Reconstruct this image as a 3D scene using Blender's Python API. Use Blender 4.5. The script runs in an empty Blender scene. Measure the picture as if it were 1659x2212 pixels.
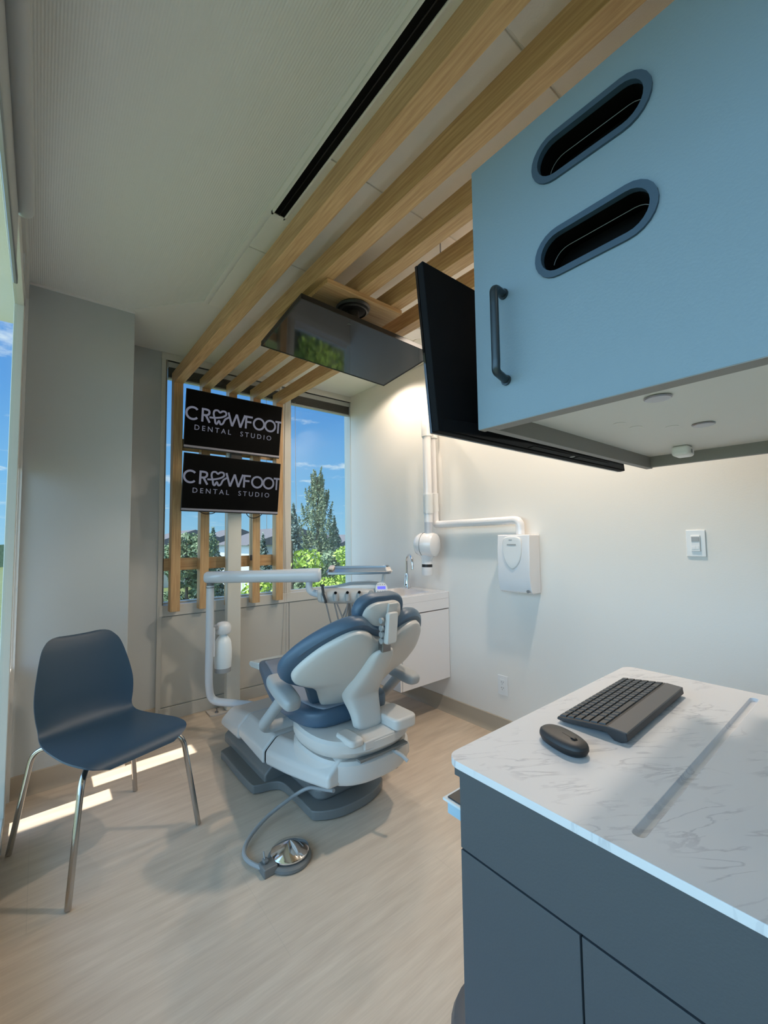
import bpy, bmesh, math, random
from mathutils import Vector, Matrix, Quaternion, noise
R = math.radians
random.seed(7)
SC = bpy.context.scene
COL = SC.collection

# ------------------------------------------------------------------ camera
F_PX = 908.986; CX, CY = 836.842, 1105.6; HC = 1.22
yaw, pit, rol = R(39.5076), R(3.47179), R(-0.79242)
fw = Vector((math.sin(yaw)*math.cos(pit), math.cos(yaw)*math.cos(pit), math.sin(pit)))
r0 = Vector((math.cos(yaw), -math.sin(yaw), 0)); u0 = r0.cross(fw)
rt = r0*math.cos(rol) + u0*math.sin(rol); up = -r0*math.sin(rol) + u0*math.cos(rol)
CAMP = Vector((0, 0, HC))
cd = bpy.data.cameras.new('camera'); cam = bpy.data.objects.new('camera', cd); COL.objects.link(cam)
cam.matrix_world = Matrix(((rt.x, up.x, -fw.x, 0), (rt.y, up.y, -fw.y, 0), (rt.z, up.z, -fw.z, HC), (0, 0, 0, 1)))
cd.sensor_fit = 'VERTICAL'; cd.sensor_height = 34.6; cd.lens = F_PX/2212*34.6
cd.shift_x = -(CX-829.5)/2212; cd.shift_y = (CY-1106)/2212
cd.clip_start = 0.01; cd.clip_end = 500
SC.camera = cam

def ray(px, py):
    return rt*((px-CX)/F_PX) - up*((py-CY)/F_PX) + fw
def at(px, py, X=None, Y=None, Z=None):
    d = ray(px, py)
    t = X/d.x if X is not None else (Y/d.y if Y is not None else (Z-HC)/d.z)
    return CAMP + d*t

# ------------------------------------------------------------------ view, world, sun
SC.view_settings.view_transform = 'Standard'; SC.view_settings.look = 'None'
SC.view_settings.exposure = 0.0; SC.view_settings.gamma = 1.0; SC.view_settings.use_curve_mapping = False
SKY_SIDE = 3.9; SUN_E = 8.0; LAMP_W = 50.0

w = bpy.data.worlds.new('sky'); SC.world = w; w.use_nodes = True
nt = w.node_tree; N = nt.nodes; L = nt.links; N.clear()
def nd(t, **k):
    n = N.new(t)
    for a, b in k.items(): setattr(n, a, b)
    return n
def mth(op, a, b=None, c=None, cl=False):
    n = N.new('ShaderNodeMath'); n.operation = op; n.use_clamp = cl
    for i, v in enumerate((a, b, c)):
        if v is None: continue
        if isinstance(v, (int, float)): n.inputs[i].default_value = v
        else: L.new(v, n.inputs[i])
    return n.outputs[0]
tc = nd('ShaderNodeTexCoord'); sp = nd('ShaderNodeSeparateXYZ'); L.new(tc.outputs['Generated'], sp.inputs[0])
zz = mth('MAXIMUM', sp.outputs['Z'], 0.0)
cr = nd('ShaderNodeValToRGB'); L.new(zz, cr.inputs[0])
el = cr.color_ramp.elements
el[0].position = 0; el[0].color = (.33, .62, .86, 1); el[1].position = .55; el[1].color = (.07, .24, .68, 1)
e = el.new(.12); e.color = (.20, .50, .86, 1); e = el.new(.28); e.color = (.12, .36, .80, 1)
# thin flat clouds
dv = nd('ShaderNodeCombineXYZ'); zd = mth('ADD', zz, .09)
L.new(mth('DIVIDE', sp.outputs['X'], zd), dv.inputs[0]); L.new(mth('DIVIDE', sp.outputs['Y'], zd), dv.inputs[1])
nz = nd('ShaderNodeTexNoise'); nz.inputs['Scale'].default_value = 1.7; nz.inputs['Detail'].default_value = 9; nz.inputs['Roughness'].default_value = .62
mp = nd('ShaderNodeMapping'); mp.inputs['Location'].default_value = (3.3, 1.2, 0); L.new(dv.outputs[0], mp.inputs[0]); L.new(mp.outputs[0], nz.inputs['Vector'])
cl = nd('ShaderNodeMapRange'); cl.inputs[1].default_value = .565; cl.inputs[2].default_value = .68; L.new(nz.outputs['Fac'], cl.inputs[0])
clf = mth('MULTIPLY', cl.outputs[0], mth('MULTIPLY', zz, 9.0, cl=True))
mx = nd('ShaderNodeMix', data_type='RGBA'); L.new(mth('MULTIPLY', clf, .85), mx.inputs[0]); L.new(cr.outputs[0], mx.inputs[6]); mx.inputs[7].default_value = (.85, .93, 1, 1)
# the sun side of the sky (towards -X) is much brighter, as a real sky is round the sun
mx3 = nd('ShaderNodeMix', data_type='RGBA'); L.new(mx.outputs[2], mx3.inputs[6]); mx3.inputs[7].default_value = (.52, .76, 1.0, 1)
side = mth('POWER', mth('MAXIMUM', mth('MULTIPLY', sp.outputs['X'], -1.0), 0.0), 1.3)
stren = mth('ADD', 1.0, mth('MULTIPLY', side, SKY_SIDE))
L.new(mth('MULTIPLY', side, .85, cl=True), mx3.inputs[0])
bg = nd('ShaderNodeBackground'); L.new(mx3.outputs[2], bg.inputs[0]); L.new(stren, bg.inputs[1])
wo = nd('ShaderNodeOutputWorld'); L.new(bg.outputs[0], wo.inputs[0])

sd = bpy.data.lights.new('sun', 'SUN'); sun = bpy.data.objects.new('sun', sd); COL.objects.link(sun)
sd.energy = SUN_E; sd.angle = R(.6); sd.color = (1, .95, .86)
sdir = Vector((1, .05, -math.tan(R(62))*1.0)).normalized()
sun.rotation_euler = sdir.to_track_quat('-Z', 'Y').to_euler(); sun.location = (-8, 0, 15)

# ------------------------------------------------------------------ materials
MATS = {}
def mat(name, col, rough=.5, metal=0, **k):
    if name in MATS: return MATS[name]
    m = bpy.data.materials.new(name); m.use_nodes = True; MATS[name] = m
    b = m.node_tree.nodes['Principled BSDF']
    b.inputs['Base Color'].default_value = (*col, 1); b.inputs['Roughness'].default_value = rough; b.inputs['Metallic'].default_value = metal
    if 'spec' in k: b.inputs['Specular IOR Level'].default_value = k['spec']
    if 'emit' in k:
        b.inputs['Emission Color'].default_value = (*k['emit'], 1); b.inputs['Emission Strength'].default_value = k.get('es', 1)
    if 'trans' in k: b.inputs['Transmission Weight'].default_value = k['trans']
    if 'coat' in k: b.inputs['Coat Weight'].default_value = k['coat']; b.inputs['Coat Roughness'].default_value = .08
    if 'sss' in k: b.inputs['Subsurface Weight'].default_value = k['sss']; b.inputs['Subsurface Radius'].default_value = (.05, .05, .05)
    return m
def tex(m, kind='noise', scale=(1, 1, 1), sc=5, det=4, c0=None, c1=None, p0=.3, p1=.7, bump=0, bscale=None, dist=0, rot=(0, 0, 0), rough=.5):
    """adds a procedural colour variation and/or bump in object space"""
    nt = m.node_tree; n = nt.nodes; l = nt.links; b = n['Principled BSDF']
    t = n.new('ShaderNodeTexCoord'); mp = n.new('ShaderNodeMapping'); mp.inputs['Scale'].default_value = scale; mp.inputs['Rotation'].default_value = rot
    l.new(t.outputs['Object'], mp.inputs[0])
    x = n.new('ShaderNodeTexNoise'); x.inputs['Scale'].default_value = sc; x.inputs['Detail'].default_value = det; x.inputs['Distortion'].default_value = dist; x.inputs['Roughness'].default_value = rough
    l.new(mp.outputs[0], x.inputs['Vector'])
    if c0:
        r = n.new('ShaderNodeValToRGB'); r.color_ramp.elements[0].position = p0; r.color_ramp.elements[1].position = p1
        r.color_ramp.elements[0].color = (*c0, 1); r.color_ramp.elements[1].color = (*c1, 1)
        l.new(x.outputs['Fac'], r.inputs[0]); l.new(r.outputs[0], b.inputs['Base Color'])
    if bump:
        bp = n.new('ShaderNodeBump'); bp.inputs['Strength'].default_value = bump; bp.inputs['Distance'].default_value = .002
        l.new(x.outputs['Fac'], bp.inputs['Height']); l.new(bp.outputs[0], b.inputs['Normal'])
    return m

WALLW = tex(mat('wall_paint', (.78, .75, .70), .6), sc=180, bump=.12)
WALLG = tex(mat('grey_wall_paint', (.50, .53, .53), .6), sc=180, bump=.12)
CEILW = tex(mat('ceiling_paint', (.80, .79, .745), .8), sc=150, bump=.12)
TILEW = tex(mat('ceiling_tile', (.84, .82, .77), .85), sc=160, bump=.25)
FRAMEW = mat('window_frame_paint', (.62, .61, .56), .4)
PANELW = tex(mat('window_wall_panel', (.55, .54, .49), .35), sc=90, bump=.05)
COVE = mat('beige_cove', (.42, .36, .28), .45)
WOODP = dict(c0=(.44, .255, .11), c1=(.66, .44, .22), p0=.3, p1=.72)
WOODY = tex(mat('oak_along_y', (.6, .4, .2), .5), scale=(28, 1.3, 28), sc=4.5, det=8, bump=.1, dist=.25, **WOODP)
WOODZ = tex(mat('oak_along_z', (.6, .4, .2), .5), scale=(28, 28, 1.3), sc=4.5, det=8, bump=.1, dist=.25, **WOODP)
WOODX = tex(mat('oak_along_x', (.6, .4, .2), .5), scale=(1.3, 28, 28), sc=4.5, det=8, bump=.1, dist=.25, **WOODP)
BLACK = mat('black_plastic', (.012, .012, .013), .45)
BLACKG = mat('black_glass', (.004, .004, .005), .04, spec=.6)
GREYP = mat('dark_grey_plastic', (.032, .032, .034), .5)
MATB = mat('matte_black', (.006, .006, .007), .7, spec=.12)
SLOT = mat('black_slot', (.003, .003, .003), .6, spec=.1)
LAMB = tex(mat('blue_laminate', (.20, .275, .33), .5), sc=260, bump=.15)
LAMD = tex(mat('slate_laminate', (.063, .074, .086), .5), sc=260, bump=.15)
LAMG = tex(mat('grey_laminate', (.24, .225, .21), .5), sc=200, bump=.1)
LAMW = tex(mat('white_laminate', (.70, .69, .65), .5), sc=200, bump=.08)
OVAL = mat('slate_oval_trim', (.035, .07, .11), .5)
WPLAS = mat('white_plastic', (.78, .78, .77), .28)
WGLOSS = mat('gloss_white', (.82, .80, .80), .15, coat=.5)
CHW = tex(mat('chair_white_plastic', (.60, .575, .54), .35), sc=300, bump=.06)
CHG = mat('chair_grey_plastic', (.17, .175, .17), .42)
CHGL = mat('chair_light_grey', (.36, .37, .37), .4)
VINYLB = tex(mat('blue_vinyl', (.065, .115, .175), .38), sc=400, bump=.2)
VINYLG = tex(mat('blue_grey_vinyl', (.21, .24, .29), .45), sc=400, bump=.2)
TUBEW = mat('pale_enamel', (.60, .64, .68), .22, coat=.4)
HOSE = mat('grey_hose', (.24, .235, .23), .45)
CHROME = mat('chrome', (.80, .80, .82), .09, 1)
STEEL = mat('brushed_steel', (.36, .36, .37), .3, 1)
NICKEL = mat('dark_nickel_tube', (.50, .47, .44), .16, 1)
SEATB = tex(mat('blue_chair_plastic', (.030, .062, .096), .45), sc=600, bump=.12)
LED = mat('blue_lcd', (.02, .03, .5), .3, emit=(.12, .13, 1.0), es=1.3)
LOGO = mat('logo_grey', (.02, .02, .02), .4, emit=(.125, .135, .18), es=1.0)
SCRB = mat('screen_black', (.004, .004, .004), .6, spec=.05)
BEZEL = mat('silver_bezel', (.36, .35, .41), .35, .4)
BLIND = mat('blind_slats', (.10, .095, .085), .5)
VAL = mat('blind_rail', (.42, .43, .42), .4)
CORD = mat('cord', (.55, .52, .48), .6)
LAMPE = mat('lamp_lens', (1, 1, 1), .4, emit=(1, .92, .80), es=6)
FROST = mat('milky_bottle', (.88, .94, .92), .35, sss=.6)

# floor: pale vinyl with long soft streaks along the room's width, in planks
m = mat('floor_vinyl', (.45, .38, .30), .42); nt2 = m.node_tree; n = nt2.nodes; l = nt2.links; b = n['Principled BSDF']
t = n.new('ShaderNodeTexCoord')
def nse(scale, sc, det, rotz=0):
    mp = n.new('ShaderNodeMapping'); mp.inputs['Scale'].default_value = scale; mp.inputs['Rotation'].default_value = (0, 0, rotz); l.new(t.outputs['Object'], mp.inputs[0])
    x = n.new('ShaderNodeTexNoise'); x.inputs['Scale'].default_value = sc; x.inputs['Detail'].default_value = det; l.new(mp.outputs[0], x.inputs['Vector']); return x.outputs['Fac']
r1 = n.new('ShaderNodeValToRGB'); r1.color_ramp.elements[0].position = .3; r1.color_ramp.elements[1].position = .72
r1.color_ramp.elements[0].color = (.60, .485, .375, 1); r1.color_ramp.elements[1].color = (.72, .60, .475, 1); l.new(nse((1.6, 12, 1), 2.4, 8), r1.inputs[0])
r2 = n.new('ShaderNodeValToRGB'); r2.color_ramp.elements[0].position = .35; r2.color_ramp.elements[1].position = .65
r2.color_ramp.elements[0].color = (.93, .925, .92, 1); r2.color_ramp.elements[1].color = (1, 1, 1, 1); l.new(nse((5, 90, 1), 2.2, 5), r2.inputs[0])
br = n.new('ShaderNodeTexBrick'); br.inputs['Color1'].default_value = (1, 1, 1, 1); br.inputs['Color2'].default_value = (.965, .96, .955, 1); br.inputs['Mortar'].default_value = (.9, .9, .9, 1)
br.inputs['Scale'].default_value = 1; br.inputs['Mortar Size'].default_value = .0012; br.inputs['Brick Width'].default_value = 1.2; br.inputs['Row Height'].default_value = .6; l.new(t.outputs['Object'], br.inputs['Vector'])
def mul(a, bb):
    q = n.new('ShaderNodeMix'); q.data_type = 'RGBA'; q.blend_type = 'MULTIPLY'; q.inputs[0].default_value = 1; l.new(a, q.inputs[6]); l.new(bb, q.inputs[7]); return q.outputs[2]
l.new(mul(mul(r1.outputs[0], r2.outputs[0]), br.outputs[0]), b.inputs['Base Color'])
FLOORM = m

# ribbed wall covering on the ceiling: fine ribs running with the beams
m = mat('ribbed_ceiling_covering', (.76, .755, .71), .8); n = m.node_tree.nodes; l = m.node_tree.links; b = n['Principled BSDF']
t = n.new('ShaderNodeTexCoord'); wv = n.new('ShaderNodeTexWave'); wv.bands_direction = 'X'; wv.inputs['Scale'].default_value = 42; wv.inputs['Distortion'].default_value = .6; wv.inputs['Detail'].default_value = 2
l.new(t.outputs['Object'], wv.inputs['Vector']); bp = n.new('ShaderNodeBump'); bp.inputs['Strength'].default_value = .3; bp.inputs['Distance'].default_value = .003
l.new(wv.outputs['Fac'], bp.inputs['Height']); l.new(bp.outputs[0], b.inputs['Normal'])
RIB = m

# marble-look worktop
m = mat('marble_worktop', (.8, .8, .8), .3); n = m.node_tree.nodes; l = m.node_tree.links; b = n['Principled BSDF']
t = n.new('ShaderNodeTexCoord'); mp0 = n.new('ShaderNodeMapping'); mp0.inputs['Rotation'].default_value = (0, 0, R(33)); l.new(t.outputs['Object'], mp0.inputs[0]); mp = n.new('ShaderNodeMapping'); mp.inputs['Scale'].default_value = (4, 15, 4); l.new(mp0.outputs[0], mp.inputs[0])
x = n.new('ShaderNodeTexNoise'); x.inputs['Scale'].default_value = 2.0; x.inputs['Detail'].default_value = 5; x.inputs['Distortion'].default_value = .55; l.new(mp.outputs[0], x.inputs['Vector'])
a = n.new('ShaderNodeMath'); a.operation = 'SUBTRACT'; a.inputs[1].default_value = .5; l.new(x.outputs['Fac'], a.inputs[0])
a2 = n.new('ShaderNodeMath'); a2.operation = 'ABSOLUTE'; l.new(a.outputs[0], a2.inputs[0])
rr = n.new('ShaderNodeValToRGB'); rr.color_ramp.elements[0].position = 0; rr.color_ramp.elements[0].color = (0, 0, 0, 1); rr.color_ramp.elements[1].position = .03; rr.color_ramp.elements[1].color = (1, 1, 1, 1); l.new(a2.outputs[0], rr.inputs[0])
x2 = n.new('ShaderNodeTexNoise'); x2.inputs['Scale'].default_value = 9; x2.inputs['Detail'].default_value = 2; l.new(t.outputs['Object'], x2.inputs['Vector'])
r3 = n.new('ShaderNodeValToRGB'); r3.color_ramp.elements[0].position = .46; r3.color_ramp.elements[1].position = .60; l.new(x2.outputs['Fac'], r3.inputs[0])
mxx = n.new('ShaderNodeMath'); mxx.operation = 'MAXIMUM'
inv = n.new('ShaderNodeMath'); inv.operation = 'SUBTRACT'; inv.inputs[0].default_value = 1; l.new(r3.outputs[0], inv.inputs[1])
l.new(rr.outputs[0], mxx.inputs[0]); l.new(inv.outputs[0], mxx.inputs[1])
mc = n.new('ShaderNodeMix'); mc.data_type = 'RGBA'; l.new(mxx.outputs[0], mc.inputs[0]); mc.inputs[6].default_value = (.50, .50, .53, 1); mc.inputs[7].default_value = (.68, .68, .70, 1)
l.new(mc.outputs[2], b.inputs['Base Color'])
MARBLE = m

# window glass: real thin glass that lets sun and daylight through
m = bpy.data.materials.new('window_glass'); m.use_nodes = True; n = m.node_tree.nodes; l = m.node_tree.links; n.clear()
tr = n.new('ShaderNodeBsdfTransparent'); tr.inputs[0].default_value = (.94, .98, .97, 1); gl = n.new('ShaderNodeBsdfGlossy'); gl.inputs['Roughness'].default_value = .02
ms = n.new('ShaderNodeMixShader'); o = n.new('ShaderNodeOutputMaterial')
ms.inputs[0].default_value = .05; l.new(tr.outputs[0], ms.inputs[1]); l.new(gl.outputs[0], ms.inputs[2]); l.new(ms.outputs[0], o.inputs[0])
GLASS = m

def leafmat(name, c0, c1):
    m = mat(name, c0, .6); tex(m, sc=3.0, det=3, c0=c0, c1=c1, p0=.35, p1=.65); return m

# ------------------------------------------------------------------ object helpers
ORG = {}
def tag(o, label=None, cat=None, group=None, kind=None):
    if label: o['label'] = label
    if cat: o['category'] = cat
    if group: o['group'] = group
    if kind: o['kind'] = kind
    return o
def thing(name, label, cat, loc=(0, 0, 0), rotz=0, group=None):
    o = bpy.data.objects.new(name, None); COL.objects.link(o); o.location = loc; o.rotation_euler = (0, 0, rotz); o.empty_display_size = .1
    ORG[o.name] = (Vector(loc), rotz); return tag(o, label, cat, group)

class MB:
    def __init__(s): s.bm = bmesh.new()
    def _x(s, vs, M):
        if M is not None: bmesh.ops.transform(s.bm, matrix=M, verts=vs)
    def box(s, x0, y0, z0, x1, y1, z1, M=None):
        r = bmesh.ops.create_cube(s.bm, size=1); vs = r['verts']
        for v in vs: v.co = Vector(((x0+x1)/2+v.co.x*(x1-x0), (y0+y1)/2+v.co.y*(y1-y0), (z0+z1)/2+v.co.z*(z1-z0)))
        s._x(vs, M); return s
    def cyl(s, p0, p1, r, r2=None, seg=24, caps=True):
        p0 = Vector(p0); p1 = Vector(p1); r2 = r if r2 is None else r2; d = p1-p0
        q = d.to_track_quat('Z', 'Y').to_matrix().to_4x4(); M = Matrix.Translation((p0+p1)/2) @ q
        bmesh.ops.create_cone(s.bm, cap_ends=caps, segments=seg, radius1=r, radius2=r2, depth=d.length, matrix=M); return s
    def ball(s, c, r, sc=(1, 1, 1), seg=24, M=None):
        MM = Matrix.Translation(Vector(c)) @ (M or Matrix.Identity(4)) @ Matrix.Diagonal((*sc, 1))
        bmesh.ops.create_uvsphere(s.bm, u_segments=seg, v_segments=seg//2, radius=r, matrix=MM); return s
    def rings(s, rs, cap=True, closed=False):
        rows = [[s.bm.verts.new(p) for p in r] for r in rs]; k = len(rows[0])
        for i in range(len(rows)-(0 if closed else 1)):
            A = rows[i]; B = rows[(i+1) % len(rows)]
            for j in range(k): s.bm.faces.new((A[j], A[(j+1) % k], B[(j+1) % k], B[j]))
        if cap and not closed: s.bm.faces.new(rows[0][::-1]); s.bm.faces.new(rows[-1])
        return s
    def tube(s, pts, r, seg=14, fil=0, sx=1.0):
        P = [Vector(p) for p in pts]
        if fil: P = fillet(P, fil)
        rr = r if isinstance(r, (list, tuple)) else [r]*len(P)
        rs = []; nrm = None
        for i, p in enumerate(P):
            d = (P[min(i+1, len(P)-1)]-P[max(i-1, 0)]).normalized()
            if nrm is None:
                a = Vector((0, 0, 1)) if abs(d.z) < .9 else Vector((1, 0, 0)); nrm = d.cross(a).normalized()
            else: nrm = (nrm - d*nrm.dot(d)).normalized()
            bn = d.cross(nrm)
            rs.append([p+(nrm*math.cos(t)*sx+bn*math.sin(t))*rr[min(i, len(rr)-1)] for t in [2*math.pi*j/seg for j in range(seg)]])
        return s.rings(rs)
    def lathe(s, prof, c=(0, 0, 0), seg=32, M=None):
        rs = []
        for r, z in prof:
            rs.append([Vector((max(r, 1e-4)*math.cos(t), max(r, 1e-4)*math.sin(t), z)) for t in [2*math.pi*j/seg for j in range(seg)]])
        MM = Matrix.Translation(Vector(c)) @ (M or Matrix.Identity(4)); rs = [[MM @ p for p in q] for q in rs]
        return s.rings(rs)
    def prism(s, out, o, ex, ey, d):
        """outline (2d) in plane o,ex,ey extruded by vector d"""
        o = Vector(o); ex = Vector(ex); ey = Vector(ey); d = Vector(d)
        A = [s.bm.verts.new(o+ex*a+ey*b) for a, b in out]; B = [s.bm.verts.new(v.co+d) for v in A]; k = len(A)
        s.bm.faces.new(A[::-1]); s.bm.faces.new(B)
        for j in range(k): s.bm.faces.new((A[j], A[(j+1) % k], B[(j+1) % k], B[j]))
        return s
    def pillow(s, out, o, ex, ey, nrm, th, rad, back=0, dome=0, lev=5):
        """soft cushion: outline inset along a rounded edge; flat back at 'back'"""
        o = Vector(o); ex = Vector(ex); ey = Vector(ey); nrm = Vector(nrm); k = len(out)
        cx_ = sum(a for a, _ in out)/k; cy_ = sum(b_ for _, b_ in out)/k
        nr = []
        ar = sum(out[j][0]*out[(j+1) % k][1]-out[(j+1) % k][0]*out[j][1] for j in range(k)); sg = 1 if ar > 0 else -1
        for j in range(k):
            a = Vector(out[j-1]); c = Vector(out[(j+1) % k]); t = (c-a).normalized(); nr.append(Vector((-t.y, t.x))*sg)
        def ring(ins, h): return [o+ex*(out[j][0]+nr[j].x*ins)+ey*(out[j][1]+nr[j].y*ins)+nrm*h for j in range(k)]
        rs = [ring(rad*.5, back), ring(rad*.12, back+rad*.15), ring(0, back+rad*.5)]
        for i in range(lev+1):
            t = math.pi/2*i/lev; rs.append(ring(rad*(1-math.cos(t)), back+th-rad+rad*math.sin(t)))
        for q in (.8, .6, .4, .2):
            rs.append([o+ex*(cx_+(out[j][0]+nr[j].x*rad-cx_)*q)+ey*(cy_+(out[j][1]+nr[j].y*rad-cy_)*q)+nrm*(back+th+dome*(1-q*q)) for j in range(k)])
        return s.rings(rs)
    def text(s, body, size, M, depth=.0008, spacing=1.0, xscale=1.0):
        cu = bpy.data.curves.new('t', 'FONT'); cu.body = body; cu.size = size; cu.extrude = depth/2; cu.space_character = spacing; cu.resolution_u = 3
        cu.align_x = 'CENTER'; cu.align_y = 'CENTER'
        ob = bpy.data.objects.new('t', cu); COL.objects.link(ob); dg = bpy.context.evaluated_depsgraph_get(); dg.update()
        me = ob.evaluated_get(dg).to_mesh(); tmp = bpy.data.meshes.new('tmp'); bmt = bmesh.new(); bmt.from_mesh(me)
        bmesh.ops.transform(bmt, matrix=M @ Matrix.Diagonal((xscale, 1, 1, 1)), verts=bmt.verts); bmt.to_mesh(tmp); bmt.free(); ob.evaluated_get(dg).to_mesh_clear()
        s.bm.from_mesh(tmp); bpy.data.objects.remove(ob); bpy.data.curves.remove(cu); bpy.data.meshes.remove(tmp); return s
    def holed(s, outer, holes, o, ex, ey, d):
        """plate with holes"""
        bm = s.bm; o = Vector(o); ex = Vector(ex); ey = Vector(ey); d = Vector(d); allE = []
        loops = []
        for lp in [outer]+holes:
            vs = [bm.verts.new(o+ex*a+ey*b_) for a, b_ in lp]; es = [bm.edges.new((vs[j], vs[(j+1) % len(vs)])) for j in range(len(vs))]; allE += es; loops.append(vs)
        r = bmesh.ops.triangle_fill(bm, edges=allE, use_beauty=True); fs = [g for g in r['geom'] if isinstance(g, bmesh.types.BMFace)]
        ex_ = bmesh.ops.extrude_face_region(bm, geom=fs, use_keep_orig=True); vs = [g for g in ex_['geom'] if isinstance(g, bmesh.types.BMVert)]
        bmesh.ops.translate(bm, vec=d, verts=vs); return s
    def build(s, name, m, parent=None, bevel=0, bseg=3, sub=0, ang=35, kind=None, label=None, flat=False, tri=False):
        bm = s.bm; bmesh.ops.recalc_face_normals(bm, faces=bm.faces)
        if parent is not None:
            root = parent
            while root.parent: root = root.parent
            loc, rz = ORG.get(root.name, (Vector(), 0))
            if rz == 0 or rz is None: bmesh.ops.translate(bm, vec=-loc, verts=bm.verts)
        if not flat:
            for f in bm.faces: f.smooth = True
            if not bevel and not sub:
                for e_ in bm.edges:
                    if len(e_.link_faces) == 2 and e_.calc_face_angle(0) > R(ang): e_.smooth = False
        me = bpy.data.meshes.new(name); bm.to_mesh(me); bm.free()
        ms_ = m if isinstance(m, (list, tuple)) else [m]
        for q in ms_: me.materials.append(q)
        o = bpy.data.objects.new(name, me); COL.objects.link(o)
        if parent is not None: o.parent = parent
        if bevel:
            b_ = o.modifiers.new('bevel', 'BEVEL'); b_.width = bevel; b_.segments = bseg; b_.limit_method = 'ANGLE'; b_.angle_limit = R(30); b_.harden_normals = True
        if sub:
            q = o.modifiers.new('sub', 'SUBSURF'); q.levels = sub; q.render_levels = sub
        if kind: o['kind'] = kind
        if label: o['label'] = label
        return o

def fillet(P, rad, n=7):
    out = [P[0]]
    for i in range(1, len(P)-1):
        a, p, c = P[i-1], P[i], P[i+1]; u = (a-p); v = (c-p); r_ = min(rad, u.length*.49, v.length*.49)
        A = p+u.normalized()*r_; B = p+v.normalized()*r_
        for j in range(n+1):
            t = j/n; out.append(A*(1-t)**2+p*2*t*(1-t)+B*t*t)
    out.append(P[-1]); return out
def rrect(x0, y0, x1, y1, r, n=5):
    o = []
    for cx_, cy_, a in ((x1-r, y0+r, -90), (x1-r, y1-r, 0), (x0+r, y1-r, 90), (x0+r, y0+r, 180)):
        for j in range(n+1):
            t = R(a+90*j/n); o.append((cx_+r*math.cos(t), cy_+r*math.sin(t)))
    return o
def smoothc(pts, n=4, closed=True):
    """Catmull-Rom through 2d points"""
    k = len(pts); o = []
    for i in range(k):
        p0, p1, p2, p3 = (Vector(pts[(i+j-1) % k]) for j in range(4))
        for q in range(n):
            t = q/n; v = .5*((2*p1)+(p2-p0)*t+(2*p0-5*p1+4*p2-p3)*t*t+(3*p1-p0-3*p2+p3)*t**3); o.append((v.x, v.y))
    return o
def mirror(h):
    """half outline from top centre round the +s side to bottom centre -> full loop"""
    return h+[(-a, b_) for a, b_ in h[::-1] if abs(a) > 1e-6]
def oneobj(mb, name, m, label, cat, loc, group=None, **k):
    loc = Vector(loc); bmesh.ops.translate(mb.bm, vec=-loc, verts=mb.bm.verts)
    o = mb.build(name, m, **k); o.location = loc; return tag(o, label, cat, group)
def S(mb, name, m, parent=None, **k):
    o = mb.build(name, m, parent, **k)
    if parent is None: o['kind'] = 'structure'
    return o

# ------------------------------------------------------------------ the room
XL, XR, YW, YB, ZC, YC, XC = -.09, 2.231, 3.236, -1.8, 2.55, 2.757, .39
S(MB().box(XL-.12, YB-.1, -.12, XR+.12, 3.33, 0), 'floor', FLOORM)
S(MB().box(XL-.2, YB-.1, ZC, XR+.12, YW+.12, ZC+.1), 'ceiling', CEILW)
# ribbed field of the ceiling with a thin edge trim, one corner cut off
S(MB().prism([(XL, YB), (.665, YB), (.665, 2.39), (.384, 2.704), (.384, 2.757), (XL, 2.757)], (0, 0, ZC-.003), (1, 0, 0), (0, 1, 0), (0, 0, .006)), 'trim_1', RIB)
S(MB().box(.665, YB, ZC-.009, .683, 2.40, ZC+.001).prism([(.665, 2.39), (.683, 2.40), (.396, 2.722), (.384, 2.704)], (0, 0, ZC-.008), (1, 0, 0), (0, 1, 0), (0, 0, .009)).box(XL, YC-.012, ZC-.012, XC, YC+.0, ZC+.001), 'trim_2', CEILW)
# ceiling tiles beyond the ribbed field
ti = thing('trim_3', None, None, (0, 0, ZC)); ti['kind'] = 'structure'
ys = [2.41, 1.80, 1.19, .58, -.03, -.64]; xs = [.69, 1.30, 1.91, XR]
for i in range(len(ys)-1):
    for j in range(3):
        zt = ZC-.006
        MB().box(xs[j]+.004, ys[i+1]+.004, zt, xs[j+1]-.004, ys[i]-.004, ZC+.002).build('ceiling_tile', TILEW, ti, bevel=.002, bseg=1)
S(MB().box(XR, YB-.1, 0, XR+.1, YW+.1, ZC), 'wall_right', WALLW)
S(MB().box(XL-.1, YB-.1, 0, XR+.1, YB, ZC), 'wall_back', WALLW)
# pier in front of the left corner
S(MB().box(XL-.022, YC, 0, XC, YW+.1, ZC), 'wall_left_pier', WALLG, bevel=.003)
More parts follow.
